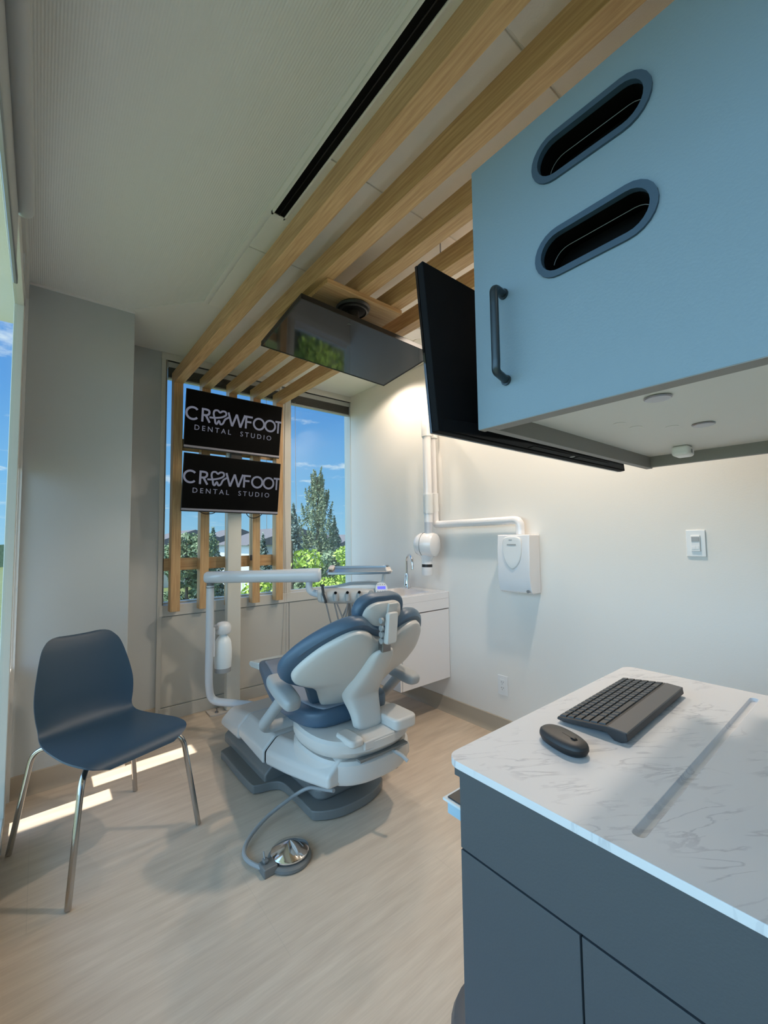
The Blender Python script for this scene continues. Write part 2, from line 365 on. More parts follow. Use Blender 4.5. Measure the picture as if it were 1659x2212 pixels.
# window wall: strip beside the first window, apron panels, head
wf = S(MB().box(XC, YW, 0, .66, YW+.1, ZC).box(.66, YW, 2.50, XR, YW+.1, ZC), 'wall_front', WALLG)
MB().box(.635, YW-.012, .70, 2.231, YW+.10, .775).build('window_ledge', FRAMEW, wf, bevel=.003)
MB().box(.66, YW+.005, 0, XR, YW+.10, .70).build('apron_panel', PANELW, wf)
MB().box(.65, YW-.004, .09, 1.597, YW+.006, .694).build('apron_panel', PANELW, wf, bevel=.002)
MB().box(1.603, YW-.004, .09, XR-.002, YW+.006, .694).build('apron_panel', PANELW, wf, bevel=.002)
MB().box(.645, YW-.010, 0, XR, YW+.006, .085).build('kick_strip', PANELW, wf, bevel=.002)
def window(name, x0, x1, mullions=()):
    t = thing(name, None, None, (x0, YW, .775)); t['kind'] = 'structure'
    z0, z1 = .775, 2.50
    f = MB(); f.box(x0, YW, z0, x0+.02, YW+.10, z1).box(x1-(.02 if x1 < 2 else .004), YW, z0, x1, YW+.10, z1).box(x0, YW+.05, z0, x1, YW+.10, z0+.012).box(x0, YW+.05, z1-.02, x1, YW+.10, z1)
    f.build('window_frame', FRAMEW, t, bevel=.002)
    MB().box(x0+.018, YW+.072, z0+.01, x1-(.018 if x1 < 2 else .003), YW+.078, z1-.018).build('glass_pane', GLASS, t)
window('window_1', .645, 1.535); window('window_2', 1.60, XR)
S(MB().box(1.53, YW-.006, .775, 1.605, YW+.10, 2.44), 'trim_4', FRAMEW, bevel=.003)
S(MB().box(.625, YW-.008, 0, .655, YW+.02, 2.50).box(.625, YW-.008, 2.50, XR, YW+.02, ZC), 'trim_5', FRAMEW, bevel=.002)
# left wall: apron, jamb with two slits added to shape the floor sun patches, header, big window beside the camera
wl = S(MB().box(XL-.022, YB, 0, XL, 2.30, .12).box(XL-.022, YB, 2.25, XL, 2.30, ZC)
       .box(XL-.022, 2.30, .77, XL, 2.585, ZC).box(XL-.022, 2.585, 1.58, XL, YC, ZC)
       .box(XL-.022, 2.30, 0, XL, 2.415, .77).box(XL-.022, 2.53, 0, XL, 2.585, .77).box(XL-.022, 2.415, 0, XL, 2.53, .04)
       .box(XL-.022, 2.585, .0, XL, 2.745, .62).box(XL-.022, 2.72, .62, XL, YC, 1.58).box(XL-.022, 2.585, .62, XL, 2.60, 1.58).box(XL-.022, YB, 0, XL, -1.1, ZC), 'wall_left', FRAMEW)
t = thing('window_3', None, None, (XL, .6, .12)); t['kind'] = 'structure'
f = MB().box(XL-.02, 2.255, .12, XL+.012, 2.30, 2.25).box(XL-.02, -1.1, .12, XL+.01, 2.3, .16).box(XL-.02, -1.1, 2.2, XL+.012, 2.3, 2.25).box(XL-.02, -1.1, .12, XL+.01, -1.05, 2.25)
f.build('window_frame', FRAMEW, t, bevel=.003)
MB().box(XL-.014, -1.05, .16, XL-.009, 2.26, 2.2).build('glass_pane', GLASS, t)
S(MB().box(XL, YC-.03, 0, XL+.012, YC-.001, ZC).box(XL, 2.30, 0, XL+.006, 2.33, ZC), 'trim_6', mat('white_bead', (.75, .77, .77), .15))
S(MB().box(XL-.001, YB, 2.448, XL+.012, YC-.012, ZC), 'trim_7', FRAMEW)
# unseen overhang added outside to block the high sun from the big window
S(MB().box(-1.75, YB-.3, 2.62, XL-.1, 2.36, 2.80), 'added_sun_overhang', CEILW)
S(MB().box(XL-.6, YB-.5, -3.5, XR+.4, YW+.10, -.12), 'wall_below', WALLG)
S(MB().box(XL-.2, YB-.2, ZC+.1, XR+.4, YW+.12, ZC+.4), 'trim_9', WALLG)
# cove bases
def cove(name, x0, y0, x1, y1, nx, ny):
    prof = [(0, 0), (.022, 0), (.016, .004), (.009, .014), (.006, .03), (.005, .098), (.0, .102)]
    d = Vector((x1-x0, y1-y0, 0)); S(MB().prism(prof, (x0, y0, 0), (nx, ny, 0), (0, 0, 1), d), name, COVE)
cove('baseboard_right', XR, YB, XR, YW, -1, 0)
cove('baseboard_pier', XL, YC, XC, YC, 0, -1)
cove('baseboard_front', XC, YW, .645, YW, 0, -1)
S(MB().prism([(0, 0), (.02, 0), (.006, .03), (.0, .1)], (XC, YC, 0), (1, 0, 0), (0, 0, 1), (0, YW-YC, 0)), 'baseboard_pier_side', COVE)

# linear slot diffuser in the ceiling
t = thing('ceiling_slot_diffuser', 'long black linear air slot in the ceiling beside the ribbed covering', 'air vent', (.72, .5, ZC-.01))
MB().box(.690, -.9, ZC-.016, .735, 1.53, ZC-.006).build('slot', SLOT, t)
MB().box(.684, -.9, ZC-.02, .690, 1.54, ZC-.002).box(.735, -.9, ZC-.02, .741, 1.54, ZC-.002).box(.684, 1.53, ZC-.02, .741, 1.545, ZC-.002).build('frame', CEILW, t)
MB().box(.7115, -.9, ZC-.019, .7145, 1.53, ZC-.010).build('slat', BLACK, t)

# ------------------------------------------------------------------ recessed downlights
def downlight(x, y, label, watt, cone=150):
    t = thing('recessed_downlight', label, 'ceiling light', (x, y, ZC-.006), 0, 'recessed downlights in the ceiling')
    z = ZC-.0065
    MB().lathe([(.052, -.004), (.062, -.006), (.075, -.003), (.077, 0), (.05, 0), (.05, -.002)], (x, y, z)).build('trim_ring', WPLAS, t)
    MB().lathe([(.0, -.002), (.05, -.002), (.05, 0), (0, 0)], (x, y, z)).build('lens', LAMPE, t)
    ld = bpy.data.lights.new('downlight_lamp', 'SPOT'); ld.energy = watt; ld.spot_size = R(cone); ld.spot_blend = .35; ld.shadow_soft_size = .04; ld.color = (1, .85, .70)
    lo = bpy.data.objects.new('downlight_lamp', ld); COL.objects.link(lo); lo.parent = t; lo.location = (0, 0, -.02)
downlight(1.845, 1.935, 'round white downlight glowing beside the corner of the tilted ceiling television', LAMP_W*.40)
downlight(1.76, .95, 'round white downlight over the gap behind the blue wall cabinet', LAMP_W*1.42)
downlight(1.93, 2.44, 'round white downlight hidden behind the ceiling television', LAMP_W*.45)
downlight(.45, -.9, 'added fill downlight, unseen at the ceiling end behind the camera', LAMP_W*.12)  # fill lamp added to brighten the floor, no known fixture there

# ------------------------------------------------------------------ oak canopy: five beams turning down into five posts
PX = [.69, .877, 1.07, 1.257, 1.448]
rank = ['leftmost, beside the black ceiling slot', 'second from the left, ending over the upper screen', 'middle one, meeting the post behind the white column', 'fourth from the left, partly behind the ceiling television', 'rightmost, nearest the white side wall']
for i, x in enumerate(PX):
    o = oneobj(MB().box(x, -1.75, 2.32, x+.06, 3.153, 2.405), 'oak_beam', WOODY, 'light oak ceiling beam, '+rank[i], 'beam', (x+.03, .7, 2.36), 'oak ceiling beams', bevel=.0015, bseg=2)
    z0 = .735
    oneobj(MB().box(x, 3.153, z0, x+.06, 3.224, 2.405), 'oak_post', WOODZ, ['leftmost upright oak batten at the window', 'second upright oak batten from the left, left of the white column', 'middle upright oak batten behind the white column', 'fourth upright oak batten from the left, right of the white column', 'rightmost upright oak batten beside the clear window'][i], 'batten', (x+.03, 3.19, z0), 'oak battens at the window', bevel=.0015, bseg=2)
oneobj(MB().box(.66, 3.2255, 1.01, 1.51, 3.2355, 1.095), 'oak_rail', WOODX, 'horizontal pale oak rail crossing behind the battens near the sill', 'rail', (1.08, 3.23, 1.05), bevel=.001)
oneobj(MB().box(.70, 3.2255, 1.86, 1.51, 3.2355, 1.945), 'oak_rail', WOODX, 'horizontal oak rail behind the battens, hidden by the upper screen', 'rail', (1.08, 3.23, 1.9), bevel=.001)
# hanging rods for the beams
for (x, y, lb) in ((1.287, 1.18, 'thin steel rod hanging the fourth beam from the ceiling'), (1.478, 1.15, 'thin steel rod hanging the rightmost beam from the ceiling')):
    oneobj(MB().cyl((x, y, 2.4055), (x, y, ZC-.007), .003, seg=8), 'hanger_rod', STEEL, lb, 'rod', (x, y, 2.41), 'beam hanger rods')

# ------------------------------------------------------------------ blinds
def blind(name, x0, x1, label, cords):
    t = thing(name, label, 'blind', ((x0+x1)/2, YW+.03, 2.37), 0, 'raised blinds at the window heads')
    MB().box(x0, YW+.005, 2.455, x1, YW+.045, 2.495).build('head_rail', VAL, t, bevel=.003)
    sl = MB()
    for k in range(11): sl.box(x0+.006, YW+.006, 2.385+k*.0065, x1-.006, YW+.044, 2.3885+k*.0065)
    sl.build('slat_stack', BLIND, t)
    MB().box(x0+.004, YW+.006, 2.370, x1-.004, YW+.045, 2.382).build('bottom_rail', VAL, t, bevel=.002)
    for (cx_, zb) in cords: MB().tube([(cx_, YW+.004, 2.39), (cx_+.004, YW+.0035, 1.8), (cx_+.008, YW+.003, zb)], .0016, seg=6, fil=.2).build('pull_cord', CORD, t)
    return t
blind('window_blind', .668, 1.515, 'raised slatted blind at the head of the window behind the screens', [(1.40, 1.3)])
b2 = blind('window_blind', 1.622, XR-.006, 'raised slatted blind at the head of the clear right window', [(1.66, 1.45)])
MB().tube([(1.56, YW-.008, 2.40), (1.555, YW-.012, 1.5), (1.575, YW-.012, .78), (1.57, YW-.010, .30)], .0016, seg=6, fil=.2).tube([(1.562, YW-.008, 2.40), (1.545, YW-.012, 1.4), (1.56, YW-.012, .80), (1.53, YW-.010, .26)], .0016, seg=6, fil=.2).build('long_cord', CORD, b2, label='long slack beige pull cord')
t = thing('roller_blind', 'rolled up grey shade at the left window beside the camera', 'blind', (XL+.02, 1.0, 2.1))
MB().cyl((XL+.028, -1.0, 2.18), (XL+.028, 1.56, 2.18), .022).build('roller', VAL, t)
MB().box(XL+.013, -.98, 1.98, XL+.016, 1.55, 2.17).build('fabric', VAL, t)
MB().box(XL+.010, -.98, 1.955, XL+.020, 1.56, 1.98).build('bottom_bar', STEEL, t, bevel=.003)

# ------------------------------------------------------------------ white column with base plate, screens
t = thing('mounting_column', 'white square floor column bolted down under the window, carrying two screens', 'column', (1.10, 3.18, 0))
MB().box(1.05, 3.095, .008, 1.15, 3.150, 2.1).build('post', mat('column_cream', (.66, .65, .58), .4), t, bevel=.008)
pl = MB().prism([(.94, 3.09), (.97, 3.075), (1.23, 3.075), (1.26, 3.09), (1.26, 3.20), (.94, 3.20)], (0, 0, 0), (1, 0, 0), (0, 1, 0), (0, 0, .008)).build('base_plate', mat('base_plate_cream', (.62, .56, .50), .4), t, bevel=.001)
for x in (.99, 1.21):
    MB().cyl((x, 3.115, .008), (x, 3.115, .016), .012, seg=6).cyl((x, 3.115, .016), (x, 3.115, .038), .005, seg=10).build('anchor_bolt', STEEL, pl)

def rectM(tl, tr, bl):
    tl, tr, bl = Vector(tl), Vector(tr), Vector(bl); ex = (tr-tl).normalized(); ey = (tl-bl); W = (tr-tl).length; H = ey.length; ey = (ey-ex*ey.dot(ex)).normalized(); nz_ = ex.cross(ey)
    c = (tr+bl)/2; M = Matrix(((ex.x, ey.x, nz_.x, c.x), (ex.y, ey.y, nz_.y, c.y), (ex.z, ey.z, nz_.z, c.z), (0, 0, 0, 1))); return M, W, H
def stroke(mb, pts, wd, M, n=6, z=.0006):
    P = []
    k = len(pts)
    for i in range(k-1):
        p0 = Vector(pts[max(i-1, 0)]); p1 = Vector(pts[i]); p2 = Vector(pts[i+1]); p3 = Vector(pts[min(i+2, k-1)])
        for q in range(n):
            t_ = q/n; P.append(.5*((2*p1)+(p2-p0)*t_+(2*p0-5*p1+4*p2-p3)*t_*t_+(3*p1-p0-3*p2+p3)*t_**3))
    P.append(Vector(pts[-1])); A = []; B = []
    for i, p in enumerate(P):
        d = (P[min(i+1, len(P)-1)]-P[max(i-1, 0)]).normalized(); nn = Vector((-d.y, d.x))*wd/2
        A.append(mb.bm.verts.new(M @ Vector((*(p+nn), z)))); B.append(mb.bm.verts.new(M @ Vector((*(p-nn), z))))
    for i in range(len(P)-1): mb.bm.faces.new((A[i], A[i+1], B[i+1], B[i]))
def screen(tl, tr, bl, label, group):
    M, W, H = rectM(tl, tr, bl)
    c = M.translation
    t = thing('wall_screen', label, 'monitor', tuple(c), 0, group)
    MB().box(-W/2, -H/2, -.012, W/2, H/2, 0, M).box(-W*.36, -H*.40, -.030, W*.36, H*.25, -.012, M).build('housing', BLACK, t, bevel=.002)
    MB().box(-W/2+.004, -H/2+.024, -.001, W/2-.004, H/2-.004, .0008, M).build('display', SCRB, t)
    MB().box(-W/2+.001, -H/2+.008, -.001, W/2-.001, -H/2+.022, .003, M).build('lower_bezel', BEZEL, t, bevel=.001, label='thin silver lower bezel')
    lg = MB()
    base = H*.10; cap = H*.235; st = cap*.15
    def ringst(cx_, r_, a0=0, a1=360, wd=st):
        stroke(lg, [(cx_+r_*math.cos(R(a0+(a1-a0)*j/24)), base+r_*math.sin(R(a0+(a1-a0)*j/24))) for j in range(25)], wd, M, n=2, z=.0012)
    h = cap/2
    u = W/10.0
    ringst(-W*.432, h-st/2, 42, 318)
    xr = -W*.340
    stroke(lg, [(xr, base-h), (xr, base+h)], st, M, z=.0012)
    ringc = [(xr, base+h-st/2), (xr+h*.5, base+h-st/2), (xr+h*.88, base+h*.72), (xr+h*.92, base+h*.32), (xr+h*.6, base+st*.1), (xr, base)]
    stroke(lg, ringc, st, M, z=.0013)
    stroke(lg, [(xr+h*.45, base), (xr+h*1.05, base-h)], st, M, z=.0012)
    # heart-and-tooth mark that stands for the O
    tx = -W*.172; k_ = cap*.5
    stroke(lg, [(tx-k_*1.5, base-k_*.2), (tx-k_*.7, base-k_*.15), (tx+k_*.3, base+k_*.1), (tx+k_*.88, base+k_*.5), (tx+k_*.8, base+k_*.95), (tx+k_*.35, base+k_*1.0), (tx, base+k_*.75),
                (tx-k_*.35, base+k_*1.0), (tx-k_*.8, base+k_*.9), (tx-k_*.92, base+k_*.4), (tx-k_*.72, base-k_*.3), (tx-k_*.62, base-k_*.85), (tx-k_*.4, base-k_*1.0), (tx-k_*.1, base-k_*.5),
                (tx+k_*.15, base-k_*.98), (tx+k_*.5, base-k_*.8), (tx+k_*.8, base-k_*.15), (tx+k_*1.35, base+k_*.25)], st*.9, M, z=.0011)
    # W F O O T
    wx = -W*.088; q_ = h*.64
    for a_, b2_, zz2 in (((wx, base+h), (wx+q_, base-h), .0012), ((wx+q_, base-h), (wx+2*q_, base+h*.9), .0013), ((wx+2*q_, base+h*.9), (wx+3*q_, base-h), .0012), ((wx+3*q_, base-h), (wx+4*q_, base+h), .0013)):
        stroke(lg, [a_, b2_], st, M, z=zz2)
    fx = W*.100
    stroke(lg, [(fx, base-h), (fx, base+h)], st, M, z=.0012); stroke(lg, [(fx, base+h-st/2), (fx+h*1.02, base+h-st/2)], st, M, z=.0013); stroke(lg, [(fx, base+st*.2), (fx+h*.85, base+st*.2)], st, M, z=.0013)
    ringst(W*.242, h-st/2); ringst(W*.370, h-st/2)
    tx2 = W*.464
    stroke(lg, [(tx2, base-h), (tx2, base+h)], st*.95, M, z=.0012); stroke(lg, [(tx2-h*.55, base+h-st/2), (tx2+h*.50, base+h-st/2)], st, M, z=.0013)
    lg.text('DENTAL  STUDIO', H*.125, M @ Matrix.Translation((-W*.01, -H*.135, .0012)), spacing=1.5)
    lg.build('logo_text', LOGO, t, flat=True)
    return t, M, W, H
screen((.733, 3.0, 2.245), (1.428, 3.0, 2.243), (.733, 3.057, 1.848), 'upper of two black wall screens showing a grey CROWFOOT DENTAL STUDIO logo', 'logo screens on the column')
t2, M2, W2, H2 = screen((.722, 3.0, 1.806), (1.413, 3.0, 1.797), (.722, 3.045, 1.414), 'lower of two black wall screens showing a grey CROWFOOT DENTAL STUDIO logo', 'logo screens on the column')
MB().tube([(1.16, 3.06, 1.43), (1.19, 3.07, 1.385), (1.24, 3.08, 1.375), (1.29, 3.07, 1.40), (1.30, 3.06, 1.43)], .003, seg=8, fil=.03).build('cable', BLACK, t2)
MB().tube([(.84, 3.07, 1.42), (.88, 3.08, 1.40), (.94, 3.08, 1.405), (.96, 3.08, 1.42)], .003, seg=8, fil=.02).build('cable', BLACK, t2)
MB().tube([(1.232, 3.12, 1.43), (1.236, 3.135, 1.25), (1.238, 3.135, 1.10)], .002, seg=6).box(1.232, 3.13, 1.06, 1.244, 3.142, 1.10).build('cable', BLACK, t2)
MB().box(1.06, 3.07, 1.5, 1.14, 3.097, 2.15).build('mount_bracket', GREYP, t2)

# ------------------------------------------------------------------ ceiling television
def euler_rect(c, yw, pt, rl, w_, h_):
    ex = Vector((math.cos(yw)*math.cos(rl), math.sin(yw)*math.cos(rl), math.sin(rl)))
    ey = Vector((-math.sin(yw)*math.cos(pt), math.cos(yw)*math.cos(pt), math.sin(pt))); ey = (ey-ex*ey.dot(ex)).normalized(); nz_ = ex.cross(ey)
    return Matrix(((ex.x, ey.x, nz_.x, c[0]), (ex.y, ey.y, nz_.y, c[1]), (ex.z, ey.z, nz_.z, c[2]), (0, 0, 0, 1)))
TC = Vector((1.185, 1.715, 2.170)); MT = euler_rect(TC, R(-1.8), R(-4.8), R(-3.1), .76, .44)
t = thing('ceiling_television', 'black television hung tilted under the oak beams, reflecting the window', 'television', tuple(TC))
MB().box(-.38, -.22, 0, .38, .22, .022, MT).box(-.22, -.15, .022, .22, .12, .042, MT).build('housing', BLACK, t, bevel=.003)
MB().box(-.374, -.214, -.0015, .374, .214, .002, MT).build('display', mat('tv_glass', (.012, .013, .013), .05, spec=.75), t)
MB().box(-.38, .2142, -.003, .38, .22, .003, MT).box(-.38, -.22, -.003, .38, -.2142, .003, MT).box(-.38, -.22, -.003, -.3742, .22, .003, MT).box(.3742, -.22, -.003, .38, .22, .003, MT).build('bezel', BLACK, t)
MB().cyl((1.10, 1.565, 2.19), (1.10, 1.565, 2.275), .028).box(1.05, 1.53, 2.19, 1.15, 1.63, 2.212).build('mount_arm', BLACK, t)
MB().lathe([(0, 0), (.05, 0), (.075, .008), (.08, .018), (.075, .024), (0, .024)], (1.10, 1.565, 2.272)).lathe([(.058, -.004), (.062, -.008), (.066, -.004), (.066, .002), (.058, .002)], (1.10, 1.565, 2.278)).build('ceiling_disc', BLACK, t)
oneobj(MB().box(.905, 1.475, 2.298, 1.325, 1.93, 2.3195), 'oak_mounting_board', WOODX, 'flat oak board fixed under the beams above the ceiling television', 'board', (1.1, 1.7, 2.30), bevel=.002)

# ------------------------------------------------------------------ wash basin cabinet and tap
t = thing('basin_cabinet', 'white wall-hung vanity cabinet under the basin', 'cabinet', (2.0, 2.25, .24))
MB().box(1.79, 2.04, .245, 2.229, 2.46, .715).build('body', WGLOSS, t, bevel=.002)
MB().box(1.772, 2.042, .245, 1.788, 2.458, .712).build('door', WGLOSS, t, bevel=.0015)
t = thing('wash_basin', 'white rectangular basin with a shallow sloped bowl, on the white cabinet', 'sink', (2.0, 2.25, .72))
ol = [(1.77, 2.038), (2.229, 2.038), (2.229, 2.462), (1.77, 2.462)]
hl = rrect(1.805, 2.10, 2.12, 2.425, .05)
MB().holed(ol, [hl], (0, 0, .79), (1, 0, 0), (0, 1, 0), (0, 0, .046)).build('rim', WGLOSS, t, bevel=.002)
MB().holed(ol, [rrect(1.785, 2.05, 2.215, 2.45, .02)], (0, 0, .722), (1, 0, 0), (0, 1, 0), (0, 0, .068)).build('apron', WGLOSS, t)
bw = MB(); h2 = rrect(1.84, 2.15, 2.09, 2.39, .04)
bw.rings([[Vector((a, b_, .835)) for a, b_ in hl], [Vector((a, b_, .800)) for a, b_ in rrect(1.812, 2.107, 2.113, 2.418, .05)], [Vector((a, b_, .765)) for a, b_ in h2]], cap=False); bw.bm.faces.new([bw.bm.verts.new((a, b_, .765)) for a, b_ in h2])
bw.build('bowl', WGLOSS, t)
t = thing('tap', 'chrome gooseneck tap with cone base standing on the basin', 'tap', (2.165, 2.36, .836))
tx_, ty_ = 2.16, 2.395
MB().lathe([(.0, 0), (.026, 0), (.026, .006), (.024, .02), (.016, .10), (.0145, .108), (0, .108)], (tx_, ty_, .8365)).build('body', CHROME, t)
MB().tube([(tx_, ty_, .94)]+[(tx_-.05+.05*math.cos(a), ty_-.085+.085*math.cos(a), 1.035+.055*math.sin(a)) for a in [math.pi*j/12 for j in range(13)]]+[(tx_-.10, ty_-.17, .985)], .0085).build('spout', CHROME, t)
MB().ball((tx_-.018, ty_-.010, .862), .006).build('sensor', BLACK, t)

# ------------------------------------------------------------------ x-ray unit
t = thing('xray_unit', 'white wall-mounted dental x-ray box with a folded arm and round tube head', 'x-ray machine', (2.2, 1.43, .9))
bx = MB(); Yc = 1.435
prof = [(2.230, 1.225), (2.125, 1.225), (2.12, 1.16), (2.118, .97), (2.135, .895), (2.150, .888), (2.230, .888)]
bx.prism([(a, b_) for a, b_ in prof], (0, 1.325, 0), (1, 0, 0), (0, 0, 1), (0, .215, 0)); bx.build('control_box', WGLOSS, t, bevel=.006)
ov = smoothc([(1.395, 1.212), (1.435, 1.216), (1.475, 1.212), (1.497, 1.19), (1.497, 1.12), (1.478, 1.06), (1.435, 1.025), (1.392, 1.06), (1.373, 1.12), (1.373, 1.19)], 5)
cv = MB().pillow(ov, (2.122, 0, 0), (0, 1, 0), (0, 0, 1), (-1, 0, 0), .010, .007, lev=3).build('control_cover', WPLAS, t)
MB().box(2.1108, 1.405, 1.163, 2.1118, 1.465, 1.171).box(2.1108, 1.43, 1.192, 2.1118, 1.452, 1.197).build('control_label', CHGL, cv)
MB().cyl((2.1215, 1.34, .905), (2.1165, 1.34, .905), .009).build('key_switch', STEEL, t)
MB().tube([(2.178, 1.415, 1.226), (2.178, 1.415, 1.312), (2.178, 2.10, 1.306)], .0255, fil=.065, seg=20).tube([(2.178, 2.02, 1.306), (2.178, 2.105, 1.306), (2.178, 2.105, 1.42)], .0255, fil=.04, seg=20).build('horizontal_arm', WGLOSS, t)
MB().cyl((2.178, 2.105, 1.36), (2.178, 2.115, 1.96), .021).build('rear_arm', WGLOSS, t)
MB().cyl((2.178, 2.107, 1.40), (2.178, 2.108, 1.53), .028).build('rear_collar', WPLAS, t, bevel=.003)
kn = MB().tube([(2.178, 2.115, 1.93), (2.178, 2.115, 2.02), (2.11, 2.105, 2.06), (2.085, 2.085, 2.0), (2.085, 2.083, 1.925)], .036, fil=.05, seg=20)
kn.build('elbow_cover', WPLAS, t)
MB().cyl((2.085, 2.08, 1.32), (2.085, 2.083, 1.93), .0295).build('front_arm', WGLOSS, t)
cc = MB().cyl((2.085, 2.08, 1.38), (2.085, 2.08, 1.52), .034)
for k in range(14): cc.cyl((2.085, 2.08, 1.385+k*.0095), (2.085, 2.08, 1.389+k*.0095), .0355)
cc.build('ribbed_collar', WPLAS, t)
MB().cyl((2.085, 2.08, 1.22), (2.085, 2.08, 1.32), .029).build('lower_arm', mat('pale_grey_arm', (.55, .56, .60), .25), t)
ax = Vector((.28, -.95, -.03)).normalized(); hc = Vector((2.085, 2.10, 1.165)); MH = Matrix.Translation(hc) @ ax.to_track_quat('Z', 'Y').to_matrix().to_4x4()
hd = MB().lathe([(0, -.085), (.045, -.083), (.072, -.066), (.083, -.04), (.086, 0), (.084, .05), (.078, .066), (.06, .076), (0, .079)], (0, 0, 0), seg=40, M=MH); head = hd.build('tube_head', WGLOSS, t)
MB().lathe([(.0862, -.018), (.0870, -.018), (.0870, -.0155), (.0862, -.0155)], (0, 0, 0), seg=40, M=MH).build('seam_ring', CHG, head)
cd_ = Vector((-.02, 0, -1)).normalized(); c0 = hc+Vector((.0, .0, -.05)); MCn = Matrix.Translation(c0) @ cd_.to_track_quat('Z', 'Y').to_matrix().to_4x4()
cone = MB().lathe([(0, 0), (.055, 0), (.046, .03), (.038, .055), (.037, .085), (0, .085)], M=MCn).lathe([(0, .105), (.0365, .105), (.0365, .155), (.034, .162), (0, .162)], M=MCn).build('cone', WGLOSS, t)
MB().lathe([(0, .085), (.0368, .085), (.0368, .105), (0, .105)], M=MCn).build('black_band', BLACK, cone)

# ------------------------------------------------------------------ outlet and wall sensor switch
def plate(name, label, cat, y, z, hh):
    t = thing(name, label, cat, (XR, y, z)); MB().box(XR-.006, y-.036, z-hh, XR-.0005, y+.036, z+hh).build('cover_plate', WPLAS, t, bevel=.003); return t
t = plate('power_outlet', 'white double power outlet low on the wall beside the counter', 'power outlet', 1.605, .30, .059)
MB().box(XR-.009, 1.588, .265, XR-.0055, 1.622, .335).build('socket_insert', WPLAS, t, bevel=.002)
sl = MB()
for dz in (-.017, .017):
    sl.box(XR-.0098, 1.611, .30+dz-.001, XR-.0088, 1.613, .30+dz+.007).box(XR-.0098, 1.598, .30+dz-.001, XR-.0088, 1.600, .30+dz+.007).cyl((XR-.0098, 1.606, .30+dz-.008), (XR-.0088, 1.606, .30+dz-.008), .002, seg=10)
sl.build('socket_hole', BLACK, t)
t = plate('sensor_switch', 'white motion sensor light switch on the wall above the counter', 'light switch', .571, 1.175, .059)
MB().box(XR-.012, .554, 1.14, XR-.0055, .588, 1.21).build('switch_body', WPLAS, t, bevel=.002)
MB().box(XR-.014, .557, 1.183, XR-.0118, .585, 1.204).build('sensor_lens', CHGL, t, bevel=.001)
MB().box(XR-.0135, .558, 1.150, XR-.0118, .570, 1.163).box(XR-.0135, .572, 1.150, XR-.0118, .584, 1.163).build('push_button', WPLAS, t, bevel=.0005)

# ------------------------------------------------------------------ blue wall cabinet (upper) of the 12 o'clock unit
X0, X1, Y1, Z0, ZT = .62, 1.43, .483, 1.416, 1.915; YN = -.42
t = thing('glove_cabinet', 'light blue hanging cabinet with two oblong glove openings and a dark handle', 'cabinet', (1.0, .05, Z0))
# body: side panels, top, back, recessed white bottom, inner boxes behind the openings
MB().box(X0+.0215, Y1-.018, Z0+.001, X1, Y1, ZT-.006).box(X0+.019, YN, Z0+.004, X1, YN+.018, ZT-.006).box(X1-.018, YN, Z0+.004, X1, Y1, ZT-.006).box(X0+.0215, YN+.018, Z0+.001, X0+.037, Y1-.018, Z0+.05).box(X0+.0195, YN+.001, ZT-.024, X1-.001, Y1-.001, ZT-.006).build('carcass', LAMG, t, bevel=.001, bseg=1)
bot = MB().box(X0+.037, YN+.018, Z0+.035, X1-.018, Y1-.018, Z0+.05).build('bottom_panel', LAMW, t)
def stad(cy, cz, hl_, hr, n=12):
    o = []
    for j in range(n+1): a = R(-90+180*j/n); o.append((cy+hl_-hr+hr*math.cos(a), cz+hr*math.sin(a)))
    for j in range(n+1): a = R(90+180*j/n); o.append((cy-hl_+hr+hr*math.cos(a), cz+hr*math.sin(a)))
    return o
ovs = [(.267, 1.826), (.2665, 1.667)]
door = MB().holed([(YN, Z0), (Y1+.001, Z0), (Y1+.001, ZT), (YN, ZT)], [stad(a, b_, .081, .032) for a, b_ in ovs], (X0, 0, 0), (0, 1, 0), (0, 0, 1), (.018, 0, 0)).build('door', LAMB, t, ang=20)
MB().box(X0+.0005, YN, Z0-.0012, X0+.0175, Y1, Z0).build('edge_strip', LAMG, door)
for (a, b_) in ovs:
    MB().holed(stad(a, b_, .090, .0395), [stad(a, b_, .0795, .0295)], (X0-.004, 0, 0), (0, 1, 0), (0, 0, 1), (.010, 0, 0)).build('opening_trim', OVAL, door, label='dark slate trim round a glove opening')
    g = MB(); A = stad(a, b_, .0800, .0310)
    g.rings([[Vector((X0+.004, y, z)) for y, z in A], [Vector((X0+.055, y, z)) for y, z in A]], cap=False); g.bm.faces.new([g.bm.verts.new((X0+.055, y, z)) for y, z in A]); g.build('opening_well', SLOT, door)
    MB().tube([(X0+.032, y, z-.003) for y, z in stad(a, b_, .077, .028)[7:20]], .0006, seg=5).build('inner_rim', CHG, door)
hx = X0-.032
MB().tube([(X0-.001, .420, 1.645), (hx-.004, .416, 1.643), (hx-.006, .414, 1.62), (hx-.006, .414, 1.51), (hx-.004, .416, 1.496), (X0-.001, .420, 1.49)], .0062, fil=.012, seg=12, sx=1.2).cyl((X0-.004, .420, 1.645), (X0-.0005, .420, 1.645), .009).cyl((X0-.004, .420, 1.49), (X0-.0005, .420, 1.49), .009).build('handle', mat('dark_gunmetal', (.045, .06, .07), .35, .6), door, label='dark gunmetal bow handle')
for (x, y) in ((.800, .247), (1.075, .250)):
    MB().lathe([(0, 0), (.020, 0), (.021, -.002), (.019, -.004), (0, -.0045)], (x, y, Z0+.0348)).build('cam_cap', STEEL, bot)
for (x, y) in ((.93, .36), (.99, .35), (1.22, .14), (1.05, .30)):
    MB().lathe([(0, 0), (.012, 0), (.012, -.0006), (0, -.0006)], (x, y, Z0+.0348)).build('screw_cap', LAMW, bot)
